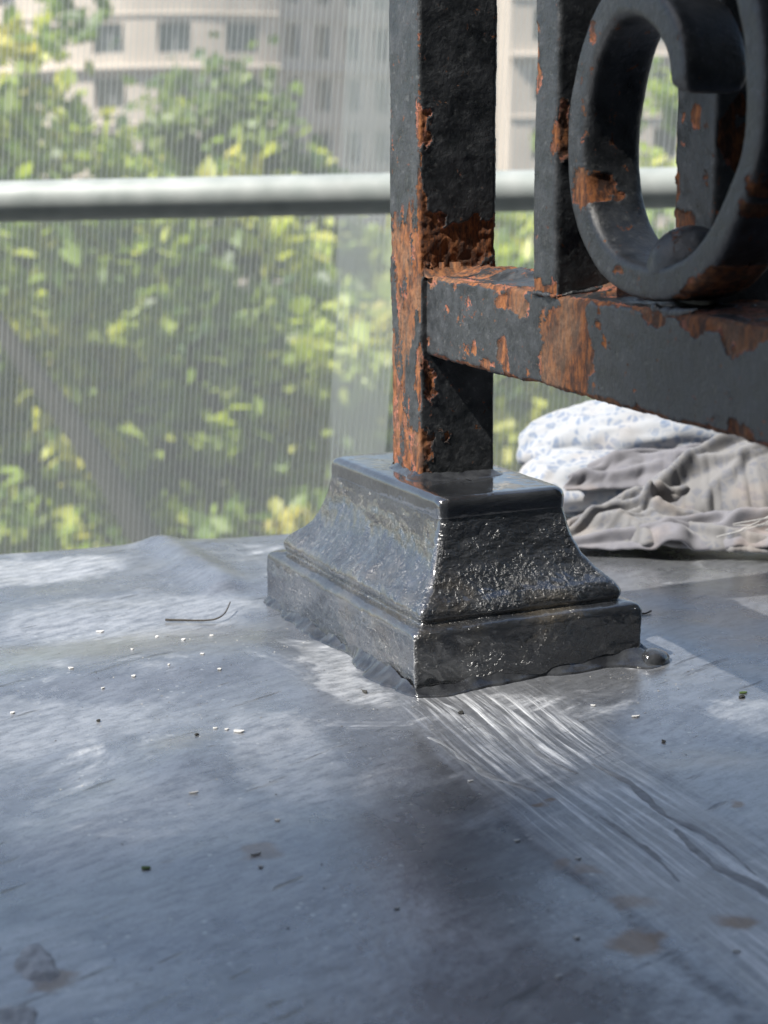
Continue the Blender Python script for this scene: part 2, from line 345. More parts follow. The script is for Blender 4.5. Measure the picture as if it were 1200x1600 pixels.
def bar_mesh(name, outline, zs, field, axis='z', wob=0.35):
    """prism of outline (a,b) swept along zs; axis 'z': (a,b,z), axis 'u': a=v, b=z swept along u"""
    n = len(outline); A = np.tile(outline[:, 0], len(zs)); B = np.tile(outline[:, 1], len(zs)); NA = np.tile(outline[:, 2], len(zs)); NB = np.tile(outline[:, 3], len(zs)); Z = np.repeat(zs, n)
    if axis == 'z': P = np.stack([A, B, Z], -1); N = np.stack([NA, NB, 0 * Z], -1)
    else: P = np.stack([Z, A, B], -1); N = np.stack([0 * Z, NA, NB], -1)
    F = field(P, N); P2 = rusty(None, P, N, F) + N * (fbm(P, 28, 2, 90) * wob)[:, None]
    me_f = grid_faces(len(zs), n, True)
    if axis == 'u': me_f = me_f[:, ::-1] if False else me_f
    me = mesh_np(name, P2 * MM, me_f); attr(me, 'paint', F)
    bm = bmesh.new(); bm.from_mesh(me); bm.verts.ensure_lookup_table()
    bm.faces.new([bm.verts[k] for k in range(n)]); bm.faces.new([bm.verts[(len(zs) - 1) * n + k] for k in range(n)])
    bmesh.ops.recalc_face_normals(bm, faces=bm.faces); bm.to_mesh(me); bm.free()
    return me
def zsteps(*parts):
    return np.concatenate([np.arange(a, b, s) for a, b, s in parts] + [[parts[-1][1]]])

rail_root = empty('iron_railing', (0, 0, 0), RZ)
tag(rail_root, 'rusty black iron railing with scroll and moulded post foot on lead sheet', 'railing')

def f_post(P, N):
    u, v, z = P[:, 0], P[:, 1], P[:, 2]
    left = N[:, 1] < -0.5; right = N[:, 0] > 0.5
    n = fbm(P, 9, 5, 1, (1, 1, 0.45), 0.58); n2 = fbm(P, 26, 3, 3)
    F = 0.68 + n * 0.14 + n2 * 0.08 - 0.11 * (np.minimum(np.abs(N[:, 0]), np.abs(N[:, 1])) > 0.12)
    kl = np.maximum.reduce([sstep(180, 140, z) * 0.25, sstep(195, 150, z) * 0.12,
        patches(u, z, ((14, 97, 4.5, 16, .35), (-2, 143, 12, 14, .42), (5, 125, 14, 22, .45), (-6, 159, 7, 10, .32), (14.5, 166, 3, 12, .28), (14, 190, 3, 9, .2), (-6, 84, 12, 26, .30), (15, 70, 9, 10, .3), (-15, 200, 2.5, 14, .2)))])
    keepl = fbm(P, 5.5, 5, 15, (1, 1, 0.20), 0.65) * 0.21 + patches(u, z, ((9, 86, 5, 11, .34), (9, 104, 5, 8, .34), (12, 116, 3, 9, .22), (-2, 172, 10, 12, .15)))
    kr = patches(v, z, ((-12.5, 188, 3.2, 11, .33), (-14, 166, 3, 16, .34), (-10, 156, 8, 9, .36), (0, 147, 22, 9.5, .48), (12, 149, 9, 8, .45), (-11.5, 97, 3.5, 13, .38), (-9, 80, 6, 3.2, .36), (-12, 76, 5, 7, .38), (-6, 78, 5, 4, .34), (-14, 67, 5, 9, .30)))
    F = F - np.where(left, kl - keepl, np.where(right, kr, np.maximum(kl, kr) * 0.8))
    F = F + np.where(right & (z < 106), 0.05, 0)
    return F
zs = zsteps((60, 236, 0.5), (236, 960, 12.0))
post = link('post', bar_mesh('post', perim(-15, 15, -15, 15, 1.4, (0, 1), 0.5), zs, f_post), IRON, rail_root, True)

def f_rail(P, N):
    u, v, z = P[:, 0], P[:, 1], P[:, 2]
    n = fbm(P, 10, 5, 41, (0.8, 1, 0.9), 0.58); n2 = fbm(P, 30, 3, 43)
    F = 0.655 + n * 0.14 + n2 * 0.07 - 0.12 * (np.minimum(np.abs(N[:, 2]), np.abs(N[:, 1])) > 0.12)
    front = N[:, 1] < -0.6; top = N[:, 2] > 0.6
    kf = patches(u, z, ((131, 121, 18.5, 22, .50), (133, 134, 17, 7, .4), (83, 113.5, 7, 7, .32), (70, 110, 8, 3, .3), (90, 134, 14, 4.5, .36), (20, 136, 5, 3.5, .3), (40, 134.5, 2.5, 2.5, .26), (35, 127, 2.6, 2.2, .24), (152, 109.5, 14, 3, .30), (178, 108, 8, 2.5, .28), (205, 107, 14, 3, .36), (225, 108.5, 9, 4, .32),
                    (182, 135.5, 10, 3, .30), (205, 135, 13, 3.2, .34), (222, 134.5, 11, 3.6, .40), (240, 135, 13, 4.2, .40), (17, 112, 3, 3, .25), (60, 117, 2, 5, .2), (55, 137, 30, 1.8, .3), (250, 110, 16, 4, .34)))
    keep = patches(u, z, ((143, 133, 4, 4, .35),))
    kt = 0.11 + sstep(2, 16, v) * 0.18 + patches(u, v, ((18, 0, 6, 20, .35), (40, -10, 16, 4, .2), (110, -9, 18, 5, .2)))
    F = F - np.where(front, kf - keep, np.where(top, kt, 0.10))
    return F
def rail_outline():
    o = perim(-12.0, 22.0, 108.4, 137.2, 1.6, (0, 3), 0.7, 0.5)        # a=v, b=z : sides bottom(-b), +v, top(+b), -v
    o2 = perim(-12.0, 22.0, 108.4, 137.2, 1.6, (2, 3), 0.6, 2.0)
    return o2
ro = rail_outline()
us_ = zsteps((14.6, 250, 0.55), (250, 760, 10.0))
me = bar_mesh('bottom_rail', ro, us_, f_rail, 'u', 0.5)
# rust-jacked back half of the rail's top: layered scale standing 2 to 6 mm proud
co = np.empty(len(me.vertices) * 3, np.float32); me.vertices.foreach_get('co', co); co = co.reshape(-1, 3) / MM
lay = fbm(co, 24, 3, 61, (0.6, 1, 0)); hh = sstep(-6, 13, co[:, 1] + lay * 4) * (3.4 + 1.6 * np.round(fbm(co, 17, 2, 63, (0.5, 1, 0)) * 2) / 2)
hh = hh * (co[:, 2] > 134) * (1 - 0.6 * sstep(120, 150, co[:, 0]))
co[:, 2] += np.clip(hh, 0, 6); me.vertices.foreach_set('co', (co * MM).ravel().astype(np.float32)); me.update()
link('bottom_rail', me, IRON, rail_root, True)
# weld fillet where the rail meets the post
def f_fil(P, N): return 0.36 + fbm(P, 7, 3, 71) * 0.06
fo = []
for j in range(13):
    q = j / 12; fo.append((15.0 + 5.5 * (1 - q) ** 1.6 - 0.6, 136.4 + 5.2 * q ** 1.5, .7, .7))
fo += [(14.3, 141.6, -1, 0), (14.3, 136.4, -.7, -.7)]
fo = np.array(fo); vv = np.arange(-13.2, 15.6, 0.6); n = len(fo)
A = np.tile(fo[:, 0], len(vv)); B = np.tile(fo[:, 1], len(vv)); Y = np.repeat(vv, n); N = np.stack([np.tile(fo[:, 2], len(vv)), 0 * Y, np.tile(fo[:, 3], len(vv))], -1)
P = np.stack([A, Y, B], -1); F = f_fil(P, N) + 0.10 * sstep(17, 20, A)
P = rusty(None, P, N, F); me = mesh_np('weld', P * MM, np.concatenate([grid_faces(len(vv), n, True)])); attr(me, 'paint', F)
bm = bmesh.new(); bm.from_mesh(me); bm.verts.ensure_lookup_table()
bm.faces.new([bm.verts[k] for k in range(n)]); bm.faces.new([bm.verts[(len(vv) - 1) * n + k] for k in range(n)]); bmesh.ops.recalc_face_normals(bm, faces=bm.faces); bm.to_mesh(me); bm.free()
link('weld', me, IRON, rail_root, True)

def f_bar(lst_l, lst_r, sd):
    def f(P, N):
        u, v, z = P[:, 0], P[:, 1], P[:, 2]
        F = 0.675 + fbm(P, 9, 5, sd, (1, 1, 0.5), 0.58) * 0.12 + fbm(P, 28, 3, sd + 2) * 0.06
        return F - np.where(N[:, 1] < -0.5, patches(u, z, lst_l), np.where(N[:, 0] > 0.5, patches(v, z, lst_r), 0))
    return f
zs = zsteps((136.5, 240, 0.6), (240, 960, 12.0))
link('bar', bar_mesh('bar', perim(104.5, 120.5, -12.4, 12, 1.5, (0, 1), 0.6), zs, f_bar(((112, 139, 16, 4.5, .36), (106, 206, 3.5, 12, .3), (118.5, 185, 2.5, 9, .24)), ((-10.5, 190, 4, 10, .30), (-10, 182, 3, 6, .3)), 101)), IRON, rail_root, True)
link('bar', bar_mesh('bar', perim(160.0, 181.5, 4.5, 25, 1.8, (0, 1), 0.6), zs, f_bar(((160.5, 170, 2.2, 13, .36), (166, 158, 8, 4, .4), (171, 187, 3.4, 5, .30), (164, 187, 2, 3, .3), (176, 171, 3, 5, .2)), ((7, 184, 3.5, 6, .36), (12, 180, 6, 7, .40), (18, 178, 6, 7, .42), (10, 189, 4, 3, .3), (20, 200, 3, 8, .3)), 131)), IRON, rail_root, True)
for q in (300, 420, 540):                                                # the run carries on out of the picture
    zc_ = zsteps((136.5, 960, 14.0))
    link('bar', bar_mesh('bar', perim(q, q + 16, -12.4, 12, 1.5, (), 5.0), zc_, f_bar(((q + 8, 139, 16, 5, .36),), (), q)), IRON, rail_root, True)
tr = perim(-20, 20, 955, 975, 6, (), 3.0)
link('top_rail', bar_mesh('top_rail', tr, zsteps((-20, 760, 8.0)), lambda P, N: 0.68 + fbm(P, 14, 4, 7) * 0.1, 'u'), IRON, rail_root, True)

# the scroll: a rounded flat bar rolled in the plane of the railing
def scroll_mesh(name, path, thick, v0, v1, lst, sd, st=0.7):
    ctr = smooth_path([(a, b, t) for (a, b), t in zip(path, thick)], 60)
    L = np.concatenate([[0], np.cumsum(np.hypot(np.diff(ctr[:, 0]), np.diff(ctr[:, 1])))]); n = int(L[-1] / st)
    s = np.linspace(0, L[-1], n); a = np.interp(s, L, ctr[:, 0]); b = np.interp(s, L, ctr[:, 1]); tk = np.interp(s, L, ctr[:, 2])
    k = np.ones(9) / 9
    for arr in (a, b):
        ext = np.concatenate([np.full(4, arr[0]), arr, np.full(4, arr[-1])]); arr[:] = np.where((np.arange(n) > 4) & (np.arange(n) < n - 5), np.convolve(ext, k, 'valid'), arr)
    ta = np.gradient(a); tb = np.gradient(b); l = np.hypot(ta, tb); na, nb = tb / l, -ta / l
    o = perim(-0.5, 0.5, v0, v1, 0.0001, (0, 1, 2, 3), st)
    # rounded section: build per ring, radius 3
    P = []; N = []
    hv = (v1 - v0) / 2; vm = (v0 + v1) / 2
    m = 76
    an = np.linspace(0, 2 * np.pi, m, endpoint=False)
    ca, sa = np.cos(an), np.sin(an); e = 5.5
    rr = (np.abs(ca) ** e + np.abs(sa) ** e) ** (-1 / e)
    X, Y = ca * rr, sa * rr
    nx = np.sign(ca) * np.abs(X) ** (e - 1); ny = np.sign(sa) * np.abs(Y) ** (e - 1)
    for i in range(n):
        ht = tk[i] / 2
        if s[i] < ht: sc_ = math.sqrt(max(0.0, 1 - ((ht - s[i]) / ht) ** 2)) * 0.9 + 0.1
        else: sc_ = 1.0
        off = X * ht * sc_; vv_ = vm + Y * hv * (0.5 + 0.5 * sc_)
        P.append(np.stack([a[i] + na[i] * off, vv_, b[i] + nb[i] * off], -1))
        q = np.stack([na[i] * nx / ht * hv, ny, nb[i] * nx / ht * hv], -1); N.append(q / np.linalg.norm(q, axis=1)[:, None])
    P = np.concatenate(P); N = np.concatenate(N)
    F = 0.69 + fbm(P, 10, 5, sd, (1, 1, 1), 0.58) * 0.10 + fbm(P, 30, 3, sd + 2) * 0.05
    F = F - patches(P[:, 0], P[:, 2], lst) * sstep(vm + 3, vm - 5, P[:, 1] + fbm(P, 5, 3, sd + 9) * 4)
    under = (N[:, 2] < -0.35) & (P[:, 2] < 150) & (P[:, 0] > 192); F = F - under * 0.2
    P2 = rusty(None, P, N, F) + N * (fbm(P, 22, 2, sd + 5) * 0.35)[:, None]
    me = mesh_np(name, P2 * MM, grid_faces(n, m, True)); attr(me, 'paint', F)
    bm = bmesh.new(); bm.from_mesh(me); bm.verts.ensure_lookup_table()
    bm.faces.new([bm.verts[k] for k in range(m)]); bm.faces.new([bm.verts[(n - 1) * m + k] for k in range(m)])
    bmesh.ops.recalc_face_normals(bm, faces=bm.faces); bm.to_mesh(me); bm.free()
    return me
path = [(187.5, 193), (187.6, 197), (185.5, 204.5), (179.5, 211.5), (170, 217), (159, 219.5), (149, 218), (140, 211), (133.5, 200), (130.2, 189), (129.7, 178), (132.0, 166), (139.5, 155), (151, 147.4), (166, 144.0), (184, 144.2), (199, 149.3), (209, 157), (216, 166), (222, 176), (224, 188), (222.5, 202), (217, 217), (206, 233), (190, 246), (170, 256), (150, 270), (137, 290), (134, 312), (140, 334), (156, 350), (178, 354), (196, 345), (204, 330), (201, 316)]
thick = [8.5, 9, 9.5, 10, 10, 10.5, 11, 12, 12.5, 12.5, 12.5, 12, 11, 10, 9.8, 9.5, 9.5, 9.5, 9.5, 9.5, 10] + [10] * 14
scroll_me = scroll_mesh('scroll', path, thick, -11.2, 7.5, ((133.5, 169, 7, 6, .40), (225, 168, 5, 9, .34), (219, 163, 4, 5, .3), (160, 146, 6, 2.2, .3), (141, 212, 3, 3, .25), (200, 143, 14, 5, .3)), 151)
scroll = link('scroll', scroll_me, IRON, rail_root, True)
# rivet head in the bottom of the scroll
def dome(name, c, R, hgt, nrm=(0, 0, 1), e=1.0):
    V = []; nr, m = 18, 48
    for i in range(nr):
        ph = (i / (nr - 1)) * math.pi / 2
        for j in range(m):
            q = 2 * math.pi * j / m; rr = R * math.cos(ph) * (1 + 0.04 * math.sin(3 * q))
            V.append((rr * math.cos(q), rr * math.sin(q) * 0.9, hgt * math.sin(ph) ** e))
    V = np.array(V); L = np.linalg.norm(V, axis=1, keepdims=True) + 1e-6; N = V / L
    P = V + np.array(c); F = 0.66 + fbm(P, 7, 4, 201) * 0.15
    P2 = rusty(None, P, N, F) + N * (fbm(P, 8, 3, 205) * 0.7)[:, None]; me = mesh_np(name, P2 * MM, grid_faces(nr, m, True)); attr(me, 'paint', F); return me
link('rivet', dome('rivet', (178.5, -1.0, 146.8), 11.6, 12.5), IRON, scroll, True)
s2 = link('scroll', scroll_me.copy(), IRON, rail_root, True); s2.scale = (-1, 1, 1); s2.location = (0.462, 0, 0)

# weld beads where the scroll and the bars meet the rail
def bead(name, pts, R):
    q = smooth_path(pts, 60); rr_ = R * np.clip(0.8 + 0.5 * fbm(q, 3.5, 3, 961), 0.3, 2) * np.clip(np.sin(np.linspace(0.0, math.pi, 60)), 0.02, 1) ** 0.4; q[:, 2] -= 0.35 * R
    V, F = tube_np(q, rr_, 14); V = V + fbm(V, 2.5, 3, 963)[:, None] * 0.25
    me = mesh_np(name, V * MM, F); attr(me, 'paint', 0.56 + fbm(V, 6, 4, 967) * 0.14); return link(name, me, IRON, rail_root, True)
for v_ in (-10.6, 6.6): bead('weld', [(177, v_, 138.3), (184, v_, 137.4), (192, v_, 137.6), (200, v_, 139.4)], 1.7)
bead('weld', [(103.8, -12.4, 137.2), (112, -12.8, 137.4), (121, -12.4, 137.2)], 1.1); bead('weld', [(121, -12, 137.2), (121.3, 0, 138.5), (121, 12, 140.5)], 1.2)

# moulded foot of the post
SH_ROT = rad(4.8)
def shoe_outline(hu, hv, rr, m_side=(150, 110)):
    pts = []
    for (cx, cy, a0, L, k) in ((hu - rr, -hv + rr, -90, 2 * (hu - rr), 0), (hu - rr, hv - rr, 0, 2 * (hv - rr), 1), (-hu + rr, hv - rr, 90, 2 * (hu - rr), 0), (-hu + rr, -hv + rr, 180, 2 * (hv - rr), 1)):
        for j in range(8):
            q = rad(a0 + 90 * j / 8); pts.append((cx + rr * math.cos(q), cy + rr * math.sin(q), math.cos(q), math.sin(q)))
        q = rad(a0 + 90); n = m_side[1 - k] if k == 0 else m_side[0]
        dx, dy = -math.sin(q), math.cos(q)
        for j in range(n):
            t = L_ = (2 * (hv - rr) if k == 0 else 2 * (hu - rr)) * j / n
            pts.append((cx + rr * math.cos(q) + dx * t, cy + rr * math.sin(q) + dy * t, math.cos(q), math.sin(q)))
    return np.array(pts)
LV = [(20.0, -1.5, 1.6, 0), (20.2, 3, 1.6, 0), (20.3, 10, 1.6, 0), (20.3, 17, 1.6, .1), (20.1, 19.6, 2.0, .3), (19.3, 21.2, 2.6, .5), (17.8, 21.9, 3, .4), (15.6, 22.2, 3, .2), (14.6, 22.8, 3, 0), (15.2, 24.4, 3, 0), (15.0, 26.4, 3.2, 0), (13.6, 28.6, 3.2, 0), (11.4, 30.6, 3.0, 0), (9.2, 32.8, 3, 0), (6.6, 36.0, 3, 0), (4.4, 39.5, 3, 0), (2.7, 43.5, 3, 0), (1.3, 48, 3, 0.1), (0.4, 52.5, 3, .3), (0.0, 54.8, 3.2, .6), (0.1, 55.6, 3.4, .8), (0.2, 57, 3.6, .9), (0.2, 59.4, 3.8, 1), (-0.2, 61.0, 4, 1), (-1.2, 62.1, 4, 1), (-3, 62.6, 4, 1), (-9, 62.7, 3.5, 1), (-16, 62.6, 3, 1), (-25.3, 62.5, 1.5, 1)]
lv = smooth_path(LV, 170); outl = None; P = []; N = []; SL = []
for i, (d, z, rr, slick) in enumerate(lv):
    o = shoe_outline(49.3 + d, 25.6 + d, min(max(0.8, rr), 25.55 + d)); i0, i1 = max(i - 1, 0), min(i + 1, len(lv) - 1)
    dd, dz = lv[i1][0] - lv[i0][0], lv[i1][1] - lv[i0][1]; l = math.hypot(dd, dz) + 1e-9; nr_, nz_ = dz / l, -dd / l
    P.append(np.column_stack([o[:, 0], o[:, 1], np.full(len(o), z)])); N.append(np.column_stack([o[:, 2] * nr_, o[:, 3] * nr_, np.full(len(o), nz_)])); SL.append(np.full(len(o), slick))
m = len(P[0]); P = np.concatenate(P); N = np.concatenate(N); SL = np.concatenate(SL)
side = (1 - np.clip(SL, 0, 1) * 0.75)
d = (fbm(P, 3.0, 3, 301) * 0.16 + fbm(P, 11, 3, 305) * 0.28 + fbm(P, 34, 2, 307) * 0.6 + fbm(P, 7, 3, 309, (0.25, 0.25, 1)) * 0.22) * side
runs = fbm(P, 8, 4, 311, (0.55, 0.55, 1.0)); d = d + np.where((P[:, 2] < 20) & (N[:, 1] < -0.5), np.maximum(runs, -.1) * 0.9 * sstep(22, 8, P[:, 2]), 0)
P = P + N * d[:, None]
me = mesh_np('post_foot', P * MM, grid_faces(len(lv), m, True)); attr(me, 'slick', SL)
foot = tag(link('post_foot', me, SHOE, rail_root, True), 'stepped cast foot thickly coated in glossy dark grey paint'); foot.rotation_euler = (0, 0, SH_ROT)
# skirt of wet sealant round the foot
o = shoe_outline(68.6, 45.2, 2.0); m = len(o); ang = np.arange(m)
per = np.stack([o[:, 0], o[:, 1], 0 * o[:, 0]], -1)
wd = 3.0 + fbm(per, 16, 3, 401) * 2.0; ht = 3.0 + fbm(per, 11, 3, 403) * 2.2
right = (o[:, 2] > 0.5); leftf = (o[:, 3] < -0.5)
ht = ht + np.where(leftf, fbm(per, 12, 5, 405, gain=.65) * 2.0, 0); wd = wd + np.where(leftf, 0.2 + fbm(per, 14, 5, 407, gain=.65) * 2.2, 0)
k = np.exp(-((o[:, 1] - 43) / 7) ** 2) * (o[:, 0] > 40); wd = wd + 8.0 * k; ht = ht + 2.5 * k
k = np.exp(-((o[:, 1] + 40) / 9) ** 2) * (o[:, 0] > 40); wd = wd + 4.0 * k
ht = np.where(right, ht * 0.75, ht); wd = np.clip(wd, 1.0, 14); ht = np.clip(ht, 1.2, 9)
rows = []; NRW = 12
for i in range(NRW + 1):
    q = i / NRW                                                     # 0 on the wall, 1 at the outer toe
    off = 0.3 + wd * q; z = ht * (1 - q) ** 1.7 + np.where(q < 1, 0.9 * math.sqrt(max(0, 1 - q ** 6)), 0) - (0.8 if i == NRW else 0.0)
    rows.append(np.column_stack([o[:, 0] + o[:, 2] * off, o[:, 1] + o[:, 3] * off, z]))
me = mesh_np('sealant', np.concatenate(rows) * MM, grid_faces(NRW + 1, m, True)[:, ::-1])
link('sealant', me, SEAL, foot, True)
# wet blob at the far corner of the skirt, and a lump of sealant where the post leaves the foot
bm = bmesh.new(); bmesh.ops.create_uvsphere(bm, u_segments=32, v_segments=18, radius=1.0)
for v in bm.verts: v.co = Vector(((73 + v.co.x * 5.0 - v.co.y * 1.5) * MM, (49.0 + v.co.y * 6.5) * MM, (1.2 + v.co.z * (4.0 - 1.2 * v.co.y)) * MM))
bm_obj('sealant_blob', bm, SEAL, foot, True)
o2 = perim(-15.4, 15.4, -15.4, 15.4, 2, (0, 1, 2, 3), 0.7); per = np.column_stack([o2[:, 0], o2[:, 1], 0 * o2[:, 0]])
w2 = 2.6 + fbm(per, 8, 3, 421) * 1.8; h2 = 1.6 + fbm(per, 6, 3, 423) * 1.0; w2 = w2 + 2.5 * np.exp(-((per[:, 0] - 15) / 4) ** 2)
rows = [np.column_stack([o2[:, 0] + o2[:, 2] * (w2 * q - 0.4), o2[:, 1] + o2[:, 3] * (w2 * q - 0.4), 62.6 + h2 * (1 - q) ** 1.8 + 0.35 * (1 - q ** 4) - 0.35 * (q == 1)]) for q in np.linspace(0, 1, 9)]
link('sealant_collar', mesh_np('sealant_collar', np.concatenate(rows) * MM, grid_faces(9, len(o2), True)[:, ::-1]), SEAL, rail_root, True)

# ------------------------------------------------------------------ bundle of cloth
def cloth_material(name, ground, print_, cover, warm):
    t = NT(name); co = t.coord(); d = t.noise(co, 30, 3)
    wv = t.node('ShaderNodeVectorMath', operation='MULTIPLY_ADD'); nz = t.node('ShaderNodeTexNoise'); nz.inputs['Scale'].default_value = 90; nz.inputs['Detail'].default_value = 2
    t.lk(co, nz.inputs['Vector']); t.lk(nz.outputs['Color'], wv.inputs[0]); wv.inputs[1].default_value = (0.006, 0.006, 0.006); t.lk(co, wv.inputs[2])
    v1 = t.voro(wv.outputs[0], 205, 'DISTANCE_TO_EDGE'); v2 = t.voro(wv.outputs[0], 205); sepc = t.node('ShaderNodeSeparateColor'); t.lk(v2.outputs['Color'], sepc.inputs[0])
    fl = t.math('MULTIPLY', t.ramp(v1.outputs['Distance'], ((0.03, 0.0), (0.24, 1.0))), t.ramp(sepc.outputs[0], ((0.25, 0.0), (0.45, 1.0))))
    fl = t.math('MULTIPLY', fl, t.ramp(t.noise(co, 420, 3), ((0.35, 0.5), (0.6, 1.0))))
    col = t.mix(t.math('MULTIPLY', fl, cover), ground, print_)
    col = t.mix(t.math('MULTIPLY', t.ramp(d, ((0.5, 0.0), (0.7, 1.0))), warm), col, (0.30, 0.22, 0.155))
    w = t.noise(co, 1800, 2)
    return t.set(Base_Color=col, Roughness=0.9, Normal=t.bump(w, 0.3, 0.0004), Sheen_Weight=0.2)
FLORAL = cloth_material('white_floral_cotton', (0.265, 0.28, 0.305), (0.105, 0.145, 0.22), 0.95, 0.30)
BROWN = cloth_material('darker_floral_cotton', (0.135, 0.135, 0.14), (0.085, 0.092, 0.115), 0.8, 0.3)  # darker ground and print than the white cotton, with brownish blotches
BLUE = cloth_material('blue_printed_cotton', (0.19, 0.215, 0.275), (0.06, 0.075, 0.13), 0.85, 0.1)
GREY = cloth_material('grey_lilac_cotton', (0.125, 0.125, 0.142), (0.09, 0.092, 0.115), 0.5, 0.45)
bundle = empty('cloth_bundle', (0.14, 0.17, 0.0))
tag(bundle, 'crumpled bundle of white and blue floral cloth lying behind the railing', 'cloth')
def lobe(name, c, R, rz, tilt, mat, seed, amp=5.0, e=2.4, wr=(0.35, 1, 1), label=None):
    """one rolled fold of cloth: flattened super-ellipsoid with creases running along its length"""
    nr, m = 70, 130; th = np.linspace(-np.pi / 2, np.pi / 2, nr)[:, None]; ph = np.linspace(0, 2 * np.pi, m, endpoint=False)[None, :]
    def sp(x, q): return np.sign(x) * np.abs(x) ** q
    q = 2 / e
    x = (np.sin(th) * np.ones_like(ph)).ravel(); y = (sp(np.cos(th), q) * sp(np.cos(ph), q)).ravel(); z = (sp(np.cos(th), q) * sp(np.sin(ph), q)).ravel()
    P = np.stack([x * R[0], y * R[1], z * R[2]], -1); N = P / np.array(R) ** 2; N /= np.linalg.norm(N, axis=1)[:, None] + 1e-9
    rg = 1 - np.abs(fbm(P, 22, 3, seed, wr)) * 2.4; d = rg * amp * 1.25 + fbm(P, 50, 2, seed + 3) * amp * 0.9
    P = P + N * d[:, None]
    b = P[:, 0] / R[0]; P[:, 2] += -0.18 * R[2] * b * b
    Rm = np.array((Matrix.Rotation(rad(rz), 3, 'Z') @ Matrix.Rotation(rad(tilt), 3, 'Y')))
    P = P @ Rm.T + np.array(c); P[:, 2] = np.maximum(P[:, 2], 1.2)
    o = link(name, mesh_np(name, P * MM, grid_faces(nr, m, True)), mat, bundle, True)
    if label: o['label'] = label
    return o
# millimetres from the bundle's own base point
def rag(name, c, sx, sy, rz, hgt, seed, mat, folds, tilt=0.0, label=None):
    """a piece of thin cloth lying crumpled: a sheet raised over a soft hump and pinched into sharp-crested folds"""
    nx, ny = 190, 100; a = np.linspace(-1, 1, nx); b = np.linspace(-1, 1, ny); A, B = np.meshgrid(a, b, indexing='ij'); A, B = A.ravel(), B.ravel()
    Q = np.stack([A * sx, B * sy, 0 * A], -1); g_ = np.random.default_rng(seed)
    X = A * sx * (1 + 0.10 * fbm(np.stack([B * 40, 0 * B, 0 * B + seed], -1), 22, 3, seed)); Y = B * sy * (1 + 0.22 * fbm(np.stack([A * 60, 0 * A, 0 * A], -1), 20, 4, seed + 1))
    Z = hgt * np.clip(1 - np.abs(A) ** 2.6, 0, 1) * np.clip(1 - B * B, 0, 1) ** 0.6
    for k in range(folds):
        x0, y0 = g_.uniform(-.8, .8) * sx, g_.uniform(-.75, .75) * sy; an = g_.normal(0.15, 0.45); L = g_.uniform(.3, .9) * sx; wd = g_.uniform(2.2, 5.5); am = g_.uniform(2.5, 7.5)
        wob = fbm(Q, 30, 2, seed + 11 + k) * 7
        t_ = (Q[:, 0] - x0) * math.cos(an) + (Q[:, 1] - y0) * math.sin(an); d = -(Q[:, 0] - x0) * math.sin(an) + (Q[:, 1] - y0) * math.cos(an) + wob
        cr = np.where(d > 0, np.exp(-np.abs(d) / wd), np.exp(-(d / (wd * 0.55)) ** 2)); Z = Z + am * cr * np.exp(-(t_ / L) ** 2)
        Y = Y - 0.5 * am * cr * np.exp(-(t_ / L) ** 2)                 # crests lean over
    Z = Z + fbm(Q, 7, 3, seed + 5) * 0.5 + 0.8
    P = np.stack([X, Y, Z], -1); Rm_ = np.array(Matrix.Rotation(rad(rz), 3, 'Z') @ Matrix.Rotation(rad(tilt), 3, 'Y')); P = P @ Rm_.T + np.array(c); P[:, 2] = np.maximum(P[:, 2], 0.9)
    o = link(name, mesh_np(name, P * MM, grid_faces(nx, ny, False)), mat, bundle, True)
    sm = o.modifiers.new('thickness', 'SOLIDIFY'); sm.thickness = 0.0009; sm.offset = -1
    if label: o['label'] = label
    return o
lobe('fold', (0, 66, 40), (92, 36, 19), -3, -5, FLORAL, 501, 2.6, label='smooth white fold with pale blue print')
lobe('fold', (-46, 40, 19), (46, 28, 16), 4, 0, FLORAL, 511, 2.6)
lobe('fold', (96, 52, 40), (60, 32, 14), -6, 6, BLUE, 521, 3)
rag('cloth_layer', (20, 26, 20), 88, 30, -5, 12, 701, GREY, 9, 0)
rag('cloth_layer', (14, -6, 14), 62, 27, -8, 28, 711, BROWN, 8, -10, 'darker brownish layer rising to a creased ridge')
rag('cloth_layer', (34, -22, 8), 30, 17, -24, 22, 721, BLUE, 7, 6)
rag('cloth_layer', (74, 4, 30), 44, 28, 10, 22, 731, BLUE, 11, -8, 'bunched blue grey layer')
rag('cloth_layer', (104, -14, 10), 46, 26, -16, 34, 741, FLORAL, 10, 6)
rag('cloth_layer', (66, -24, 6), 40, 16, 20, 22, 751, BROWN, 8, 8)
rag('cloth_layer', (40, -40, 2), 112, 21, -7, 9, 761, GREY, 13, 0, 'flat grey lilac rag lying on the sheet')
rag('cloth_layer', (-24, -27, 2), 58, 20, -6, 11, 771, BROWN, 9, 0)
lobe('fold', (130, 34, 20), (70, 50, 24), 0, 0, GREY, 597, 5)
THREAD = simple('frayed_thread', (0.30, 0.30, 0.30), 0.9)
rng = random.Random(5)
for k in range(9):
    x0 = 48 + rng.uniform(-9, 9); pth = [(x0, -58 + rng.uniform(-3, 3), 40 + rng.uniform(-4, 4)), (x0 - 8 - rng.uniform(0, 8), -60, 30), (x0 - 18 - rng.uniform(0, 14), -63, 21 + rng.uniform(-3, 3)), (x0 - 36 - rng.uniform(0, 20), -63, 15 + rng.uniform(-4, 3))]
    V, F = tube_np(smooth_path(pth, 14) * MM, 0.00028, 5); link('thread', mesh_np('thread', V, F), THREAD, bundle, True)

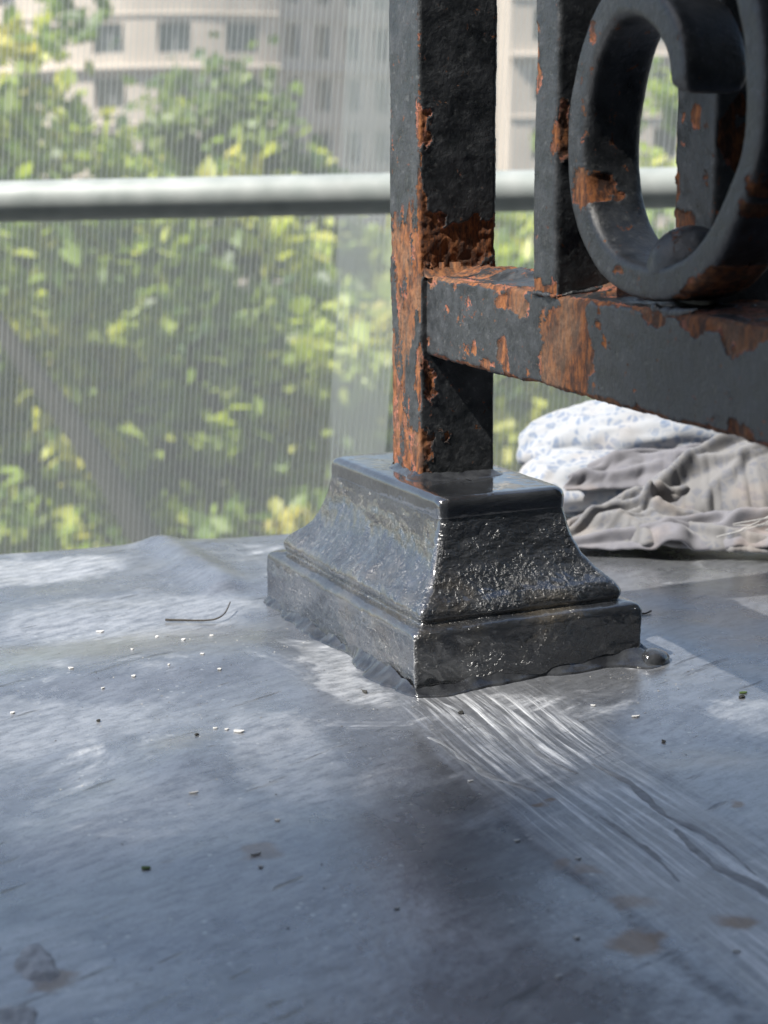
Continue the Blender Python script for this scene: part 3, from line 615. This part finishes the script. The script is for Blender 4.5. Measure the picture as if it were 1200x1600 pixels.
# ------------------------------------------------------------------ litter on the sheet
def drop(u, v): return float(sheet_height(np.array([float(u)]), np.array([float(v)]))[0])
CHIP = simple('white_paint_chip', (0.5, 0.5, 0.49), 0.6, 0, 400, 0.1)
def chip_mesh(seed, lx, ly):
    q = random.Random(seed); bm = bmesh.new(); n = 9; ring = []
    for j in range(n):
        a = 2 * math.pi * j / n; rr = q.uniform(0.6, 1.1); ring.append((lx * rr * math.cos(a), ly * rr * math.sin(a)))
    top = [bm.verts.new((x, y, 0.35 + 0.10 * (x / lx) ** 2 * lx)) for x, y in ring]; bot = [bm.verts.new((x, y, 0.10 * (x / lx) ** 2 * lx)) for x, y in ring]
    bm.faces.new(top); bm.faces.new(bot[::-1])
    for j in range(n): bm.faces.new((bot[j], bot[(j + 1) % n], top[(j + 1) % n], top[j]))
    for v_ in bm.verts: v_.co *= MM
    me = bpy.data.meshes.new('paint_chip'); bm.to_mesh(me); bm.free(); me.materials.append(CHIP); return me
chips = [(91, -106, 3.0, 1.7), (88, -109, 1.3, .7), (85, -112, 1.1, .6), (-47, -124, 3.0, 1.4), (-27, -106, 1.3, 1.6), (-13, -99, 1.2, 1.5), (11, -145, 1.8, 1.1), (27, -126, 1.5, 1.3), (12, -98, 1.5, .9), (29, -96, 1.3, 1.1), (182, -126, 2.6, .7), (161, -114, 1.4, .8), (134, -131, 2.8, .6), (-18, -87, 1.6, .8), (46, -170, 1.6, .9), (-5, -120, 1.0, .7), (20, -112, .9, .7), (34, -138, 1.1, .6), (190, -127, 1.3, 1.0), (225, -103, 1.2, .8), (118, 20, 2.4, .9), (104, 12, 1.6, .7), (150, -52, 1.5, .8), (196, -58, 1.4, .9), (214, -49, 1.3, .9), (255, -70, 1.4, .9), (270, -82, 1.2, 1.0), (275, -40, 1.5, .8)]
rng = random.Random(3)
for k, (u, v, a, b) in enumerate(chips):
    o = bpy.data.objects.new('paint_chip', chip_mesh(k, a * 0.65, b * 0.7)); COL.objects.link(o)
    o.location = UV(u, v, drop(u, v) + 0.1); o.rotation_euler = (0, 0, rng.uniform(-0.5, 0.5))
    big = k == 0; far_ = k == 3
    tag(o, 'largest white paint chip lying on the sheet left of the post foot' if big else 'pale chip on the sheet near its far left edge' if far_ else 'tiny pale paint chip on the open sheet ' + ('left of the post foot' if v < -60 else 'close to the scraped seam' if v < 8 else 'right of the post foot'), 'chip', 'white paint chips scattered on the sheet')
TWIG = simple('dry_twig', (0.035, 0.03, 0.024), 0.8, 0, 300, 0.3)
pts = [UV(u, v, drop(u, v) + h) for u, v, h in ((-51, -97.4, .9), (-49, -92, .9), (-47, -87, .9), (-45, -82, 1.0), (-44, -78, 1.6), (-47, -74, 2.6), (-54, -70, 4.2))]
V, F = tube_np(smooth_path(pts, 24), np.linspace(0.0005, 0.00025, 24), 6)
tag(link('twig', mesh_np('twig', V, F), TWIG, None, True), 'thin curved dry twig lying on the sheet left of the post foot', 'twig')
pts = [UV(u, v, drop(u, v) + h) for u, v, h in ((9, 76, .8), (10, 79, .5), (12, 82, .5), (10, 86, .9))]
V, F = tube_np(smooth_path(pts, 12), 0.0004, 6)
tag(link('twig', mesh_np('twig', V, F), TWIG, None, True), 'short dark stalk on the sheet right of the post foot', 'twig')
GRIT = simple('dark_grit', (0.02, 0.02, 0.018), 0.8)
for k, (u, v, rr) in enumerate(((62.7, -145, .7), (89.3, -119, .6), (64.4, -54.4, .8), (96, -32.3, 1.0), (115, 62, .9), (140, 18, .6))):
    bm = bmesh.new(); bmesh.ops.create_icosphere(bm, subdivisions=2, radius=rr * MM)
    for v_ in bm.verts: v_.co.z *= 0.6; v_.co.x *= 1.0 + 0.5 * (k % 3); v_.co *= 1 + 0.2 * math.sin(v_.index * 2.3)
    o = bm_obj('grit', bm, GRIT); o.location = UV(u, v, drop(u, v) + 0.4); o.rotation_euler = (0, 0, k)
    tag(o, 'dark speck of grit lying on the lead sheet', 'grit', 'dark specks on the sheet')
# smeared ridges of old sealant along the scraped seam, and two dabs of plaster
SMEAR = simple('dried_sealant', (0.20, 0.21, 0.225), 0.45, 0, 220, 0.3, 0.5, 0.001)
for k, (pts_, rr) in enumerate(((((112, -50), (119, -48), (133, -47), (148, -45), (158, -41), (166, -38)), 0.9), (((150, -12), (172, -10), (196, -13), (215, -10), (240, -12)), 1.0), (((206, -16), (228, -19), (250, -16), (276, -18)), 1.1), (((84, -34), (100, -32), (122, -30)), 0.5), (((96, -24), (118, -22), (138, -23), (156, -20)), 0.6), (((190, -30), (214, -29), (236, -32)), 0.7))):
    q = smooth_path([(u, v, 0) for u, v in pts_], 70); wob = fbm(q, 7, 4, 900 + k); q[:, 1] += wob * 0.6
    rr_ = rr * (0.75 + 0.6 * fbm(q, 9, 3, 930 + k)) * np.sin(np.linspace(0.12, math.pi - 0.12, 70)) ** 0.5
    V, F = tube_np(q, np.clip(rr_, 0.1, 3), 10); V[:, 1] += (V[:, 1] - np.repeat(q[:, 1], 10)) * 0.8; V[:, 2] *= 0.28; V[:, 2] += sheet_height(V[:, 0], V[:, 1]) + 0.05
    link('sealant_smear', mesh_np('sealant_smear', V * MM, F), SMEAR, sheet, True)
PLAST = simple('pale_plaster', (0.40, 0.41, 0.42), 0.85, 0, 180, 0.35, 0.7, 0.001)
for k, (u, v, rx, ry) in enumerate(((221, -188, 8, 4.5), (246, -197, 9, 6))):
    nr, m = 26, 60; th_ = np.linspace(0, 2 * np.pi, m, endpoint=False); rr_ = np.linspace(1, 0.02, nr); A, B = np.meshgrid(rr_, th_, indexing='ij')
    Q = np.stack([np.cos(B).ravel() * 9, np.sin(B).ravel() * 9, 0 * B.ravel() + k * 40], -1); edge = 1 + fbm(Q, 9, 4, 951) * 0.38
    X = A.ravel() * np.cos(B).ravel() * rx * edge + u; Y = A.ravel() * np.sin(B).ravel() * ry * edge + v
    Z = sheet_height(X, Y) + (1 - A.ravel() ** 3) * 1.0 + fbm(np.stack([X, Y, 0 * X], -1), 3, 3, 955) * 0.3 * (A.ravel() < 0.97) - 0.1
    o = tag(link('plaster_dab', mesh_np('plaster_dab', np.stack([X, Y, Z], -1) * MM, grid_faces(nr, m, True)), PLAST, None, True), ('dried pale dab on the sheet near its lower left corner', 'larger pale dab at the very lower left corner of the sheet')[k], 'dab'); o.rotation_euler = (0, 0, RZ)
# a scatter of dust and tiny flakes, too many to count
g = np.random.default_rng(77); n = 900
cen = np.array([(60, -120, 60), (0, -110, 40), (180, -110, 70), (235, -60, 40), (120, 20, 40), (70, -52, 14), (0, -52, 30), (80, 40, 20), (240, -185, 25)]); ci = g.integers(0, len(cen), n)
du = cen[ci, 0] + g.normal(size=n) * cen[ci, 2]; dv_ = cen[ci, 1] + g.normal(size=n) * cen[ci, 2] * 0.7
keep_ = ~((np.abs(du) < 74) & (np.abs(dv_) < 52)) & (du > EDGE_U + 8); du, dv_ = du[keep_], dv_[keep_]; n = len(du)
hz = sheet_height(du, dv_); sz = g.uniform(0.12, 0.55, n) ** 1.3; an_ = g.uniform(0, 6.28, n); asp = g.uniform(0.4, 1, n)
V = []
for a_, b_, zz in ((1, 0, .05), (.2, .9, .25), (-1, .2, .05), (-.1, -.9, .3)):
    x_ = a_ * sz; y_ = b_ * sz * asp; V.append(np.stack([du + x_ * np.cos(an_) - y_ * np.sin(an_), dv_ + x_ * np.sin(an_) + y_ * np.cos(an_), hz + 0.06 + zz * sz], -1))
V = np.stack(V, 1).reshape(-1, 3); F = np.arange(n * 4).reshape(n, 4)
DUST = NT('pale_dust'); DUST = DUST.set(Base_Color=DUST.ramp(DUST.noise(DUST.coord(), 700, 1), ((0.46, (0.05, 0.045, 0.04)), (0.52, (0.50, 0.49, 0.47)))), Roughness=0.8)
dust = tag(link('dust', mesh_np('dust', V * MM, F), DUST), 'fine pale and dark dust specks strewn over the lead sheet', kind='stuff'); dust.rotation_euler = (0, 0, RZ)
LEAFBIT = simple('green_leaf_bit', (0.06, 0.10, 0.02), 0.7)
for k, (u, v) in enumerate(((178.6, -154.3), (111, 65))):
    o = bpy.data.objects.new('leaf_scrap', chip_mesh(60 + k, 1.6, 0.9)); COL.objects.link(o); o.data.materials[0] = LEAFBIT
    o.location = UV(u, v, drop(u, v) + 0.1)
    tag(o, ('tiny green leaf scrap on the sheet at lower left', 'tiny green leaf scrap on the sheet right of the post foot')[k], 'leaf scrap')

# ------------------------------------------------------------------ scaffold: tube and netting
def galv():
    t = NT('galvanised_tube'); co = t.coord(); a = t.noise(co, 14, 5, 0.6); b = t.voro(co, 60)
    col = t.mix(a, (0.18, 0.21, 0.205), (0.34, 0.38, 0.375)); col = t.mix(t.math('MULTIPLY', b.outputs['Distance'], 0.5), col, (0.46, 0.48, 0.48))
    return t.set(Base_Color=col, Metallic=0.15, Roughness=t.ramp(a, ((0.3, 0.35), (0.7, 0.55))))
GALV = galv()
tube = empty('scaffold_tube', (0.0, 0.70, 0.1568))
tag(tube, 'horizontal galvanised scaffold tube in front of the white netting', 'tube')
N_ = 48; xs = np.linspace(-2.6, 2.6, 60); an = np.linspace(0, 2 * np.pi, N_, endpoint=False)
XX, AA = np.meshgrid(xs, an, indexing='ij')
def ring_tube(R): return np.stack([XX.ravel(), (np.cos(AA) * R).ravel(), (np.sin(AA) * R).ravel()], -1)
to = link('barrel', mesh_np('barrel', ring_tube(0.0159), grid_faces(60, N_, True)[:, ::-1]), GALV, tube, True)
ti = link('bore', mesh_np('bore', ring_tube(0.0132), grid_faces(60, N_, True)), GALV, tube, True)
tube.rotation_euler = (0, rad(-0.8), 0)
STRAP = simple('net_tie_band', (0.55, 0.56, 0.54), 0.8)

def net_material():
    t = NT('white_net_yarn'); tr = t.node('ShaderNodeBsdfTranslucent'); df = t.node('ShaderNodeBsdfDiffuse'); mx = t.node('ShaderNodeMixShader'); mx.inputs[0].default_value = 0.5
    tr.inputs[0].default_value = (0.78, 0.82, 0.79, 1); df.inputs[0].default_value = (0.78, 0.82, 0.79, 1)
    t.lk(tr.outputs[0], mx.inputs[1]); t.lk(df.outputs[0], mx.inputs[2])
    tp = t.node('ShaderNodeBsdfTransparent'); m2 = t.node('ShaderNodeMixShader'); m2.inputs[0].default_value = 0.45
    t.lk(tp.outputs[0], m2.inputs[1]); t.lk(mx.outputs[0], m2.inputs[2]); t.lk(m2.outputs[0], t.out.inputs[0]); return t.m
NET = net_material()
def netting(name, x0, x1, y, lean, step, wid, seed, label, z0=-1.6, z1=2.2):
    """a knitted sheet: upright ribbons of yarn and thin cross yarns, hung with slight folds"""
    rng_ = np.random.default_rng(seed); n = int((x1 - x0) / step)
    def depth(x, z): return y + 0.014 * np.sin(x * 6.1 + seed) + 0.006 * np.sin(x * 15.7 + z * 0.6) + 0.002 * np.sin(x * 37 + z * 1.3)
    zs_ = np.linspace(z0, z1, 16); V = []; F = []
    for k in range(n):
        xc = x0 + (k + 0.5) * step + rng_.normal(0, step * 0.004); wd_ = wid * rng_.uniform(0.97, 1.03)
        b = len(V)
        for z in zs_:
            xx = xc + lean * z + 0.0012 * math.sin(z * 3 + k * 0.05)
            for sgn in (-1, 1): V.append((xx + sgn * wd_ / 2, depth(xx, z), z))
        for i in range(len(zs_) - 1): F.append((b + 2 * i, b + 2 * i + 1, b + 2 * i + 3, b + 2 * i + 2))
    o = link(name, mesh_np(name, np.array(V), np.array(F)), NET)
    return tag(o, label, 'netting', kind='thing')
netting('scaffold_netting', -1.4, -0.012, 0.86, 0.09, 0.0050, 0.0037, 1, 'white debris netting with fine upright yarns behind the tube at left')
netting('scaffold_netting', -0.068, 1.4, 0.885, 0.05, 0.0049, 0.0036, 2, 'pale debris netting hanging behind the post and scroll at right')

# ------------------------------------------------------------------ street, trees
ASPH = simple('asphalt', (0.055, 0.055, 0.055), 0.9, 0, 3, 0.2)
bm = bmesh.new(); v = [bm.verts.new(q) for q in ((-900, -900, -10), (900, -900, -10), (900, 900, -10), (-900, 900, -10))]; bm.faces.new(v)
tag(bm_obj('ground', bm, ASPH), 'asphalt street far below the ledge', kind='structure')
BARK = simple('bark', (0.024, 0.022, 0.018), 0.9, 0, 9, 0.45, 0.6, 0.02)
def leaf_mat(name):
    t = NT(name); c = t.node('ShaderNodeAttribute', attribute_name='tint').outputs['Color']
    t.set(Base_Color=c, Roughness=0.45)
    tr = t.node('ShaderNodeBsdfTranslucent'); hs = t.node('ShaderNodeMix', data_type='RGBA', blend_type='MULTIPLY'); hs.inputs[0].default_value = 1.0
    t.lk(c, hs.inputs[6]); hs.inputs[7].default_value = (1.5, 1.5, 0.7, 1); t.lk(hs.outputs[2], tr.inputs[0])
    mx = t.node('ShaderNodeMixShader'); mx.inputs[0].default_value = 0.42; t.lk(t.b.outputs[0], mx.inputs[1]); t.lk(tr.outputs[0], mx.inputs[2]); t.lk(mx.outputs[0], t.out.inputs[0]); return t.m
LEAF = leaf_mat('leaf')
def crown_mesh(blobs, nleaf, size, seed, cols):
    """leaves gathered in clumps; blobs: (x,y,z,rx,ry,rz)"""
    g = np.random.default_rng(seed); vol = np.array([b[3] * b[4] * b[5] for b in blobs]) ** 0.8; pr = vol / vol.sum()
    nc = max(20, nleaf // 46); bi = g.choice(len(blobs), nc, p=pr); B = np.array(blobs)[bi]
    dv = g.normal(size=(nc, 3)); dv /= np.linalg.norm(dv, axis=1)[:, None]; rad_ = g.uniform(0.25, 1.0, nc) ** 0.45
    CC = B[:, :3] + dv * rad_[:, None] * B[:, 3:]
    ci = g.integers(0, nc, nleaf); sg = g.uniform(0.08, 0.26, nc)
    L = CC[ci] + g.normal(size=(nleaf, 3)) * sg[ci][:, None] * np.array([1, 1, 0.75])
    s = size * g.uniform(0.55, 1.25, nleaf)
    nz = g.normal(size=(nleaf, 3)) * 0.75 + np.array([-0.15, -0.25, 0.85]); nz /= np.linalg.norm(nz, axis=1)[:, None]
    tx = g.normal(size=(nleaf, 3)); tx -= nz * (tx * nz).sum(1)[:, None]; tx /= np.linalg.norm(tx, axis=1)[:, None]; ty = np.cross(nz, tx)
    shp = [(-0.55, 0, 0), (-0.15, 0.36, 0.07), (0.2, 0.26, 0.05), (0.60, 0, -0.06), (0.2, -0.26, 0.05), (-0.15, -0.36, 0.07)]
    V = np.stack([L + (tx * a + ty * b + nz * c) * s[:, None] for a, b, c in shp], 1).reshape(-1, 3)
    base = np.arange(nleaf)[:, None] * 6
    F = np.concatenate([base + np.array([[0, 1, 2, 3]]), base + np.array([[0, 3, 4, 5]])], 0)
    me = mesh_np('crown', V, F)
    cl = np.array(cols); t1 = g.random(nc)[ci]; t2 = g.random(nleaf); idx = np.clip((t1 * 0.7 + t2 * 0.3) * (len(cl) - 1), 0, len(cl) - 1.001); i0 = idx.astype(int); fr = (idx - i0)[:, None]
    c = cl[i0] * (1 - fr) + cl[i0 + 1] * fr; c = c * g.uniform(0.8, 1.25, nleaf)[:, None]
    a = me.attributes.new('tint', 'FLOAT_COLOR', 'POINT'); a.data.foreach_set('color', np.concatenate([np.repeat(c, 6, 0), np.ones((nleaf * 6, 1))], 1).astype(np.float32).ravel())
    me.materials.append(LEAF); return me
GREEN = [(0.045, 0.085, 0.030), (0.095, 0.160, 0.042), (0.215, 0.30, 0.068), (0.35, 0.42, 0.095), (0.48, 0.48, 0.12), (0.45, 0.36, 0.14)]
DARK = [(0.035, 0.070, 0.030), (0.070, 0.12, 0.042), (0.17, 0.235, 0.07), (0.32, 0.37, 0.10)]
def tree(x, y, blobs, nleaf, size, seed, cols, label, limbs=(), trunk_r=0.2, ztop=-2.5, cat='tree', group=None):
    t = empty('street_tree', (x, y, -10)); tag(t, label, cat, group)
    bl = [(a, b, c + 10, d, e, f) for a, b, c, d, e, f in blobs]
    cr = link('crown', crown_mesh(bl, nleaf, size, seed, cols), None, t)
    rng_ = random.Random(seed)
    pth = smooth_path([(0, 0, 0), (rng_.uniform(-.15, .15), 0, (ztop + 10) * 0.4), (rng_.uniform(-.2, .2), rng_.uniform(-.2, .2), (ztop + 10) * 0.75), (0, 0, ztop + 10)], 16)
    V, F = tube_np(pth, np.linspace(trunk_r * 1.25, trunk_r * 0.75, 16), 12); tk_ = link('trunk', mesh_np('trunk', V, F), BARK, t, True)
    lst = list(limbs)
    for (bx, by, bz, rx, ry, rz_) in bl:
        if bz < 10.6 and rx > 0.5: lst.append(([(0, 0, ztop + 9.2), (bx * 0.4, by * 0.4, (ztop + 9.4) * 0.45 + bz * 0.55), (bx, by, bz)], trunk_r * 0.5))
    for pl, rr in lst:
        pth = smooth_path(pl, 12); V, F = tube_np(pth, np.linspace(rr, rr * 0.3, 12), 9); link('limb', mesh_np('limb', V, F), BARK, tk_, True)
    return t
tree(-0.55, 10.2, [(-2.0, 0.6, -0.35, 1.3, 1.0, 1.15), (-0.9, 0.9, -0.9, 1.2, 1.0, 1.1), (-0.4, 0.4, -2.3, 1.5, 0.9, 0.8), (-1.9, 0.3, -1.7, 1.2, 0.8, 0.8), (-2.0, 0.4, -2.6, 1.4, 1.0, 0.9), (0.2, 0.5, -1.7, 1.1, 0.9, 1.1), (-0.6, 0.6, -3.2, 1.3, 1.0, 0.9), (-3.6, 1.2, -1.4, 1.2, 1.0, 1.4), (-1.4, 0, 0.95, 0.30, 0.25, 0.22), (-1.75, 0.1, 1.1, 0.26, 0.25, 0.2)], 12500, 0.16, 11, GREEN,
     'large sunlit tree with a thick dark leaning limb at left behind the netting', [([(-0.2, -0.3, 6.6), (-0.75, -0.7, 7.55), (-1.25, -0.75, 8.45), (-1.75, -0.7, 9.15), (-2.2, -0.5, 9.75)], 0.135)], 0.2, -3.2)
tree(1.6, 11.5, [(-0.9, 0.3, -1.5, 1.3, 1.0, 1.1), (0.5, 0.5, -1.3, 1.3, 1.0, 1.1), (-0.4, 0.2, -3.0, 1.4, 1.0, 1.0), (1.5, 0.6, -2.4, 1.3, 1.0, 1.2), (-1.6, 0.2, -2.3, 1.1, 0.8, 1.0), (0.2, 0, -2.2, 1.3, 0.8, 0.8)], 9000, 0.17, 12, GREEN, 'yellow green tree just behind the post, tops below the tube', (), 0.17, -3.4)
tree(4.2, 12.5, [(-1.0, 0.2, -0.6, 1.3, 1.0, 1.3), (0.6, 0.5, -0.3, 1.6, 1.2, 1.4), (-0.2, 0.3, -2.4, 1.8, 1.2, 1.2)], 6000, 0.165, 13, GREEN, 'bright green tree seen between the bars and through the scroll', (), 0.2, -3.0)
tree(-4.0, 17.5, [(-1.6, 0, -0.25, 2.0, 1.4, 1.4), (1.2, 0.3, -0.2, 1.5, 1.4, 1.2), (2.3, 0.3, 0.3, 1.1, 1.0, 0.95), (0.0, 0, -2.2, 2.6, 1.5, 1.6), (2.8, 0, -2.0, 1.6, 1.3, 1.6)], 13000, 0.19, 14, DARK, 'dark green rounded tree in front of the curved facade', (), 0.24, -3.6)
tree(0.6, 19.0, [(-1.4, 0, -0.85, 1.5, 1.3, 1.1), (0.6, 0, -1.2, 1.7, 1.3, 1.1), (0, 0, -3.3, 2.6, 1.4, 1.6)], 6000, 0.2, 15, GREEN, 'low tree with pale yellow top in front of the grey wing', (), 0.22, -4.2)
tree(5.5, 21, [(-1.6, 0, 0.0, 2.0, 1.4, 1.6), (1.5, 0, 0.4, 2.2, 1.5, 1.6), (0, 0, -2.8, 3.2, 1.6, 2.0)], 7500, 0.17, 16, GREEN, 'tall green tree far right in front of the bright facade', (), 0.25, -4.0)
tree(-8.5, 21, [(-1.2, 0, 0.9, 2.4, 1.5, 1.5), (1.6, 0, -0.3, 2.0, 1.4, 1.4), (0, 0, -2.2, 3.4, 1.6, 2.0)], 6500, 0.17, 17, GREEN, 'tall tree at the far left before the curved facade', (), 0.25, -4.0)
tree(-1.9, 14.2, [(-0.9, 0, -1.9, 1.6, 0.9, 1.3), (0.9, 0, -2.2, 1.6, 0.9, 1.3), (0, 0, -3.6, 2.2, 0.9, 1.0)], 9000, 0.19, 51, DARK, 'dense dark green tree filling the gap left of the post', (), 0.2, -4.2)
tree(1.7, 15.0, [(-1.1, 0, -1.7, 1.6, 0.9, 1.4), (0.9, 0, -1.9, 1.8, 0.9, 1.5), (0, 0, -3.6, 2.4, 0.9, 1.1)], 9000, 0.19, 52, DARK, 'dense dark green tree directly behind the post foot', (), 0.2, -4.2)
tree(-5.0, 14.0, [(-0.9, 0, -1.6, 1.6, 0.9, 1.3), (0.9, 0, -2.2, 1.6, 0.9, 1.3), (0, 0, -3.6, 2.2, 0.9, 1.0)], 8000, 0.19, 53, DARK, 'dense dark green tree at the left edge of the picture', (), 0.2, -4.2)
for k, (x, y) in enumerate(((-6.5, 30), (-1.0, 31), (4.5, 33), (10, 32), (-12, 33))):
    tree(x, y, [(-1.6, 0, -3.4, 2.4, 1.6, 1.8), (1.7, 0, -3.2, 2.4, 1.6, 1.8), (0, 0, -5.6, 3.4, 1.8, 2.0)], 4200, 0.22, 30 + k, DARK, 'low dark tree across the street, ' + ('second from left', 'in the middle', 'second from right', 'rightmost', 'leftmost')[k] + ' of its row', (), 0.22, -6.0, 'tree', 'dark trees in the row across the street')
# ------------------------------------------------------------------ buildings across the street
LIME = simple('cream_limestone', (0.46, 0.40, 0.335), 0.85, 0, 0.6, 0.10)
LIME2 = simple('grey_limestone', (0.38, 0.36, 0.34), 0.85, 0, 0.6, 0.10)
GLASS = NT('window_glass').set(Base_Color=(0.035, 0.04, 0.045), Roughness=0.06, Specular_IOR_Level=0.8)
FRAME = simple('window_frame_paint', (0.38, 0.38, 0.37), 0.6)
_wcache = {}
def window_meshes(wd, hg):
    k = (round(wd, 2), round(hg, 2))
    if k not in _wcache:
        bm = bmesh.new(); v = [bm.verts.new(q) for q in ((-wd / 2, 0, 0), (wd / 2, 0, 0), (wd / 2, 0, hg), (-wd / 2, 0, hg))]; bm.faces.new(v)
        m1 = bpy.data.meshes.new('window'); bm.to_mesh(m1); bm.free(); m1.materials.append(GLASS)
        bm = bmesh.new(); f = 0.07
        bm_box(bm, -wd / 2, -wd / 2 + f, -.06, .02, 0, hg); bm_box(bm, wd / 2 - f, wd / 2, -.06, .02, 0, hg); bm_box(bm, -f / 2, f / 2, -.055, .018, f, hg - f)
        bm_box(bm, -wd / 2 + f, wd / 2 - f, -.058, .019, 0, f); bm_box(bm, -wd / 2 + f, wd / 2 - f, -.058, .019, hg - f, hg)
        m2 = bpy.data.meshes.new('frame'); bm.to_mesh(m2); bm.free(); m2.materials.append(FRAME); _wcache[k] = (m1, m2)
    return _wcache[k]
def facade(root, line, z0, floors, fh, cols, wd, hg, sill, mat, reveal=0.35, band=True, skip_low=1):
    """a wall following a plan polyline with real openings; windows set back in them. cols: arc positions of window centres"""
    L = np.array(line, float); sl = np.concatenate([[0], np.cumsum(np.hypot(*np.diff(L, axis=0).T))])
    def at(s): return np.array([np.interp(s, sl, L[:, 0]), np.interp(s, sl, L[:, 1])])
    br = set(np.round(sl, 3))
    for c in cols: br = {b for b in br if not (c - wd / 2 - .05 < b < c + wd / 2 + .05)} | {round(c - wd / 2, 3), round(c + wd / 2, 3)}
    br = sorted(br); zb = [z0]
    for k in range(floors): zb += [z0 + k * fh + sill, z0 + k * fh + sill + hg]
    zb += [z0 + floors * fh]
    bm = bmesh.new(); cset = [(c - wd / 2, c + wd / 2) for c in cols]
    def q(*pts): bm.faces.new([bm.verts.new(x) for x in pts])
    for i in range(len(br) - 1):
        a, b = at(br[i]), at(br[i + 1]); isw = any(abs(br[i] - c0) < .01 and abs(br[i + 1] - c1) < .01 for c0, c1 in cset)
        d = (b - a); ln = np.hypot(*d); d /= ln; nrm = np.array([d[1], -d[0]])     # outward
        for j in range(len(zb) - 1):
            za, zc = zb[j], zb[j + 1]
            if isw and j % 2 == 1:
                ai, bi_ = a - nrm * reveal, b - nrm * reveal
                q((*a, za), (*b, za), (*bi_, za), (*ai, za)); q((*a, zc), (*ai, zc), (*bi_, zc), (*b, zc)); q((*a, za), (*ai, za), (*ai, zc), (*a, zc)); q((*b, za), (*b, zc), (*bi_, zc), (*bi_, za))
                m1, m2 = window_meshes(ln, hg); mid = (ai + bi_) / 2; ang = math.atan2(d[1], d[0])
                o = bpy.data.objects.new('window', m1); COL.objects.link(o); o.parent = root; o.location = (mid[0], mid[1], za); o.rotation_euler = (0, 0, ang)
                f = bpy.data.objects.new('frame', m2); COL.objects.link(f); f.parent = o
            else: q((*a, za), (*b, za), (*b, zc), (*a, zc))
    bmesh.ops.remove_doubles(bm, verts=bm.verts, dist=0.004)
    bm_obj('wall', bm, mat, root)
    if band:
        for k in range(1, floors + 1):
            z = z0 + k * fh - 0.25; big = 0.38 if k % 3 == 2 else 0.12; hh_ = 0.4 if k % 3 == 2 else 0.22
            V = []; n = 0
            pts = [at(s) for s in np.linspace(0, sl[-1], 40)]
            for i, p_ in enumerate(pts):
                d = (pts[min(i + 1, 39)] - pts[max(i - 1, 0)]); d /= np.hypot(*d); nr_ = np.array([d[1], -d[0]])
                for (o_, zz) in ((0.0, z), (big, z + 0.1), (big, z + hh_), (0.0, z + hh_ + 0.05)): V.append((*(p_ + nr_ * o_), zz))
            link('cornice', mesh_np('cornice', np.array(V), grid_faces(40, 4, False)), mat, root)
FH = 3.15; Z0 = -9.5
bA = empty('rotunda_building', (0, 0, 0)); tag(bA, 'cream stone building with a curved bow and rows of dark windows', 'building')
R_ = 15.0; cx_, cy_ = -12.2, 115.0
line = [(cx_ + R_ * math.sin(a), cy_ - R_ * math.cos(a)) for a in np.linspace(rad(-100), rad(24), 50)]
arc = R_ * rad(124); a0 = R_ * rad(100)
cols = [c for c in (a0 + k * 4.05 for k in range(-6, 2)) if 1.6 < c < arc - 1.4]
facade(bA, line, Z0, 9, FH, cols, 2.0, 1.75, 0.85, LIME)
link('roof', mesh_np('roof', np.array([(x, y, Z0 + 9 * FH + .3) for x, y in line]), np.array([[0, k, k + 1] for k in range(1, len(line) - 1)])), LIME, bA)
ex, ey = line[-1]
bB = empty('wing_building', (0, 0, 0)); tag(bB, 'grey shaded stone wing with narrow windows right of the curved bow', 'building')
dx, dy = math.cos(rad(40)), math.sin(rad(40)); x0_, y0_ = ex - 0.5, ey + 0.2
lineB = [(x0_ + dx * s, y0_ + dy * s) for s in np.linspace(0, 26, 20)]
facade(bB, lineB, Z0, 9, FH, [1.6 + 2.35 * k for k in range(10)], 1.15, 2.0, 0.7, LIME2)
link('roof', mesh_np('roof', np.array([(*lineB[0], Z0 + 9 * FH), (*lineB[-1], Z0 + 9 * FH), (lineB[-1][0] - 12, lineB[-1][1] + 14, Z0 + 9 * FH), (lineB[0][0] - 12, lineB[0][1] + 14, Z0 + 9 * FH)]), np.array([[0, 1, 2, 3]])), LIME2, bB)
bC = empty('corner_building', (0, 0, 0)); tag(bC, 'bright cream building seen through the scroll behind the trees', 'building')
lineC = [(7.0 + s, 92.0 + s * 0.10) for s in np.linspace(0, 30, 20)]
facade(bC, lineC, Z0, 9, FH, [2.0 + 3.4 * k for k in range(9)], 1.5, 1.7, 0.8, LIME)
me = mesh_np('wall', np.array([(7.0, 92.0, Z0), (7.0, 104, Z0), (7.0, 104, Z0 + 9 * FH), (7.0, 92.0, Z0 + 9 * FH)]), np.array([[0, 3, 2, 1]])); link('wall', me, LIME, bC)
link('roof', mesh_np('roof', np.array([(7, 92, Z0 + 9 * FH), (37, 95, Z0 + 9 * FH), (37, 110, Z0 + 9 * FH), (7, 107, Z0 + 9 * FH)]), np.array([[0, 1, 2, 3]])), LIME, bC)
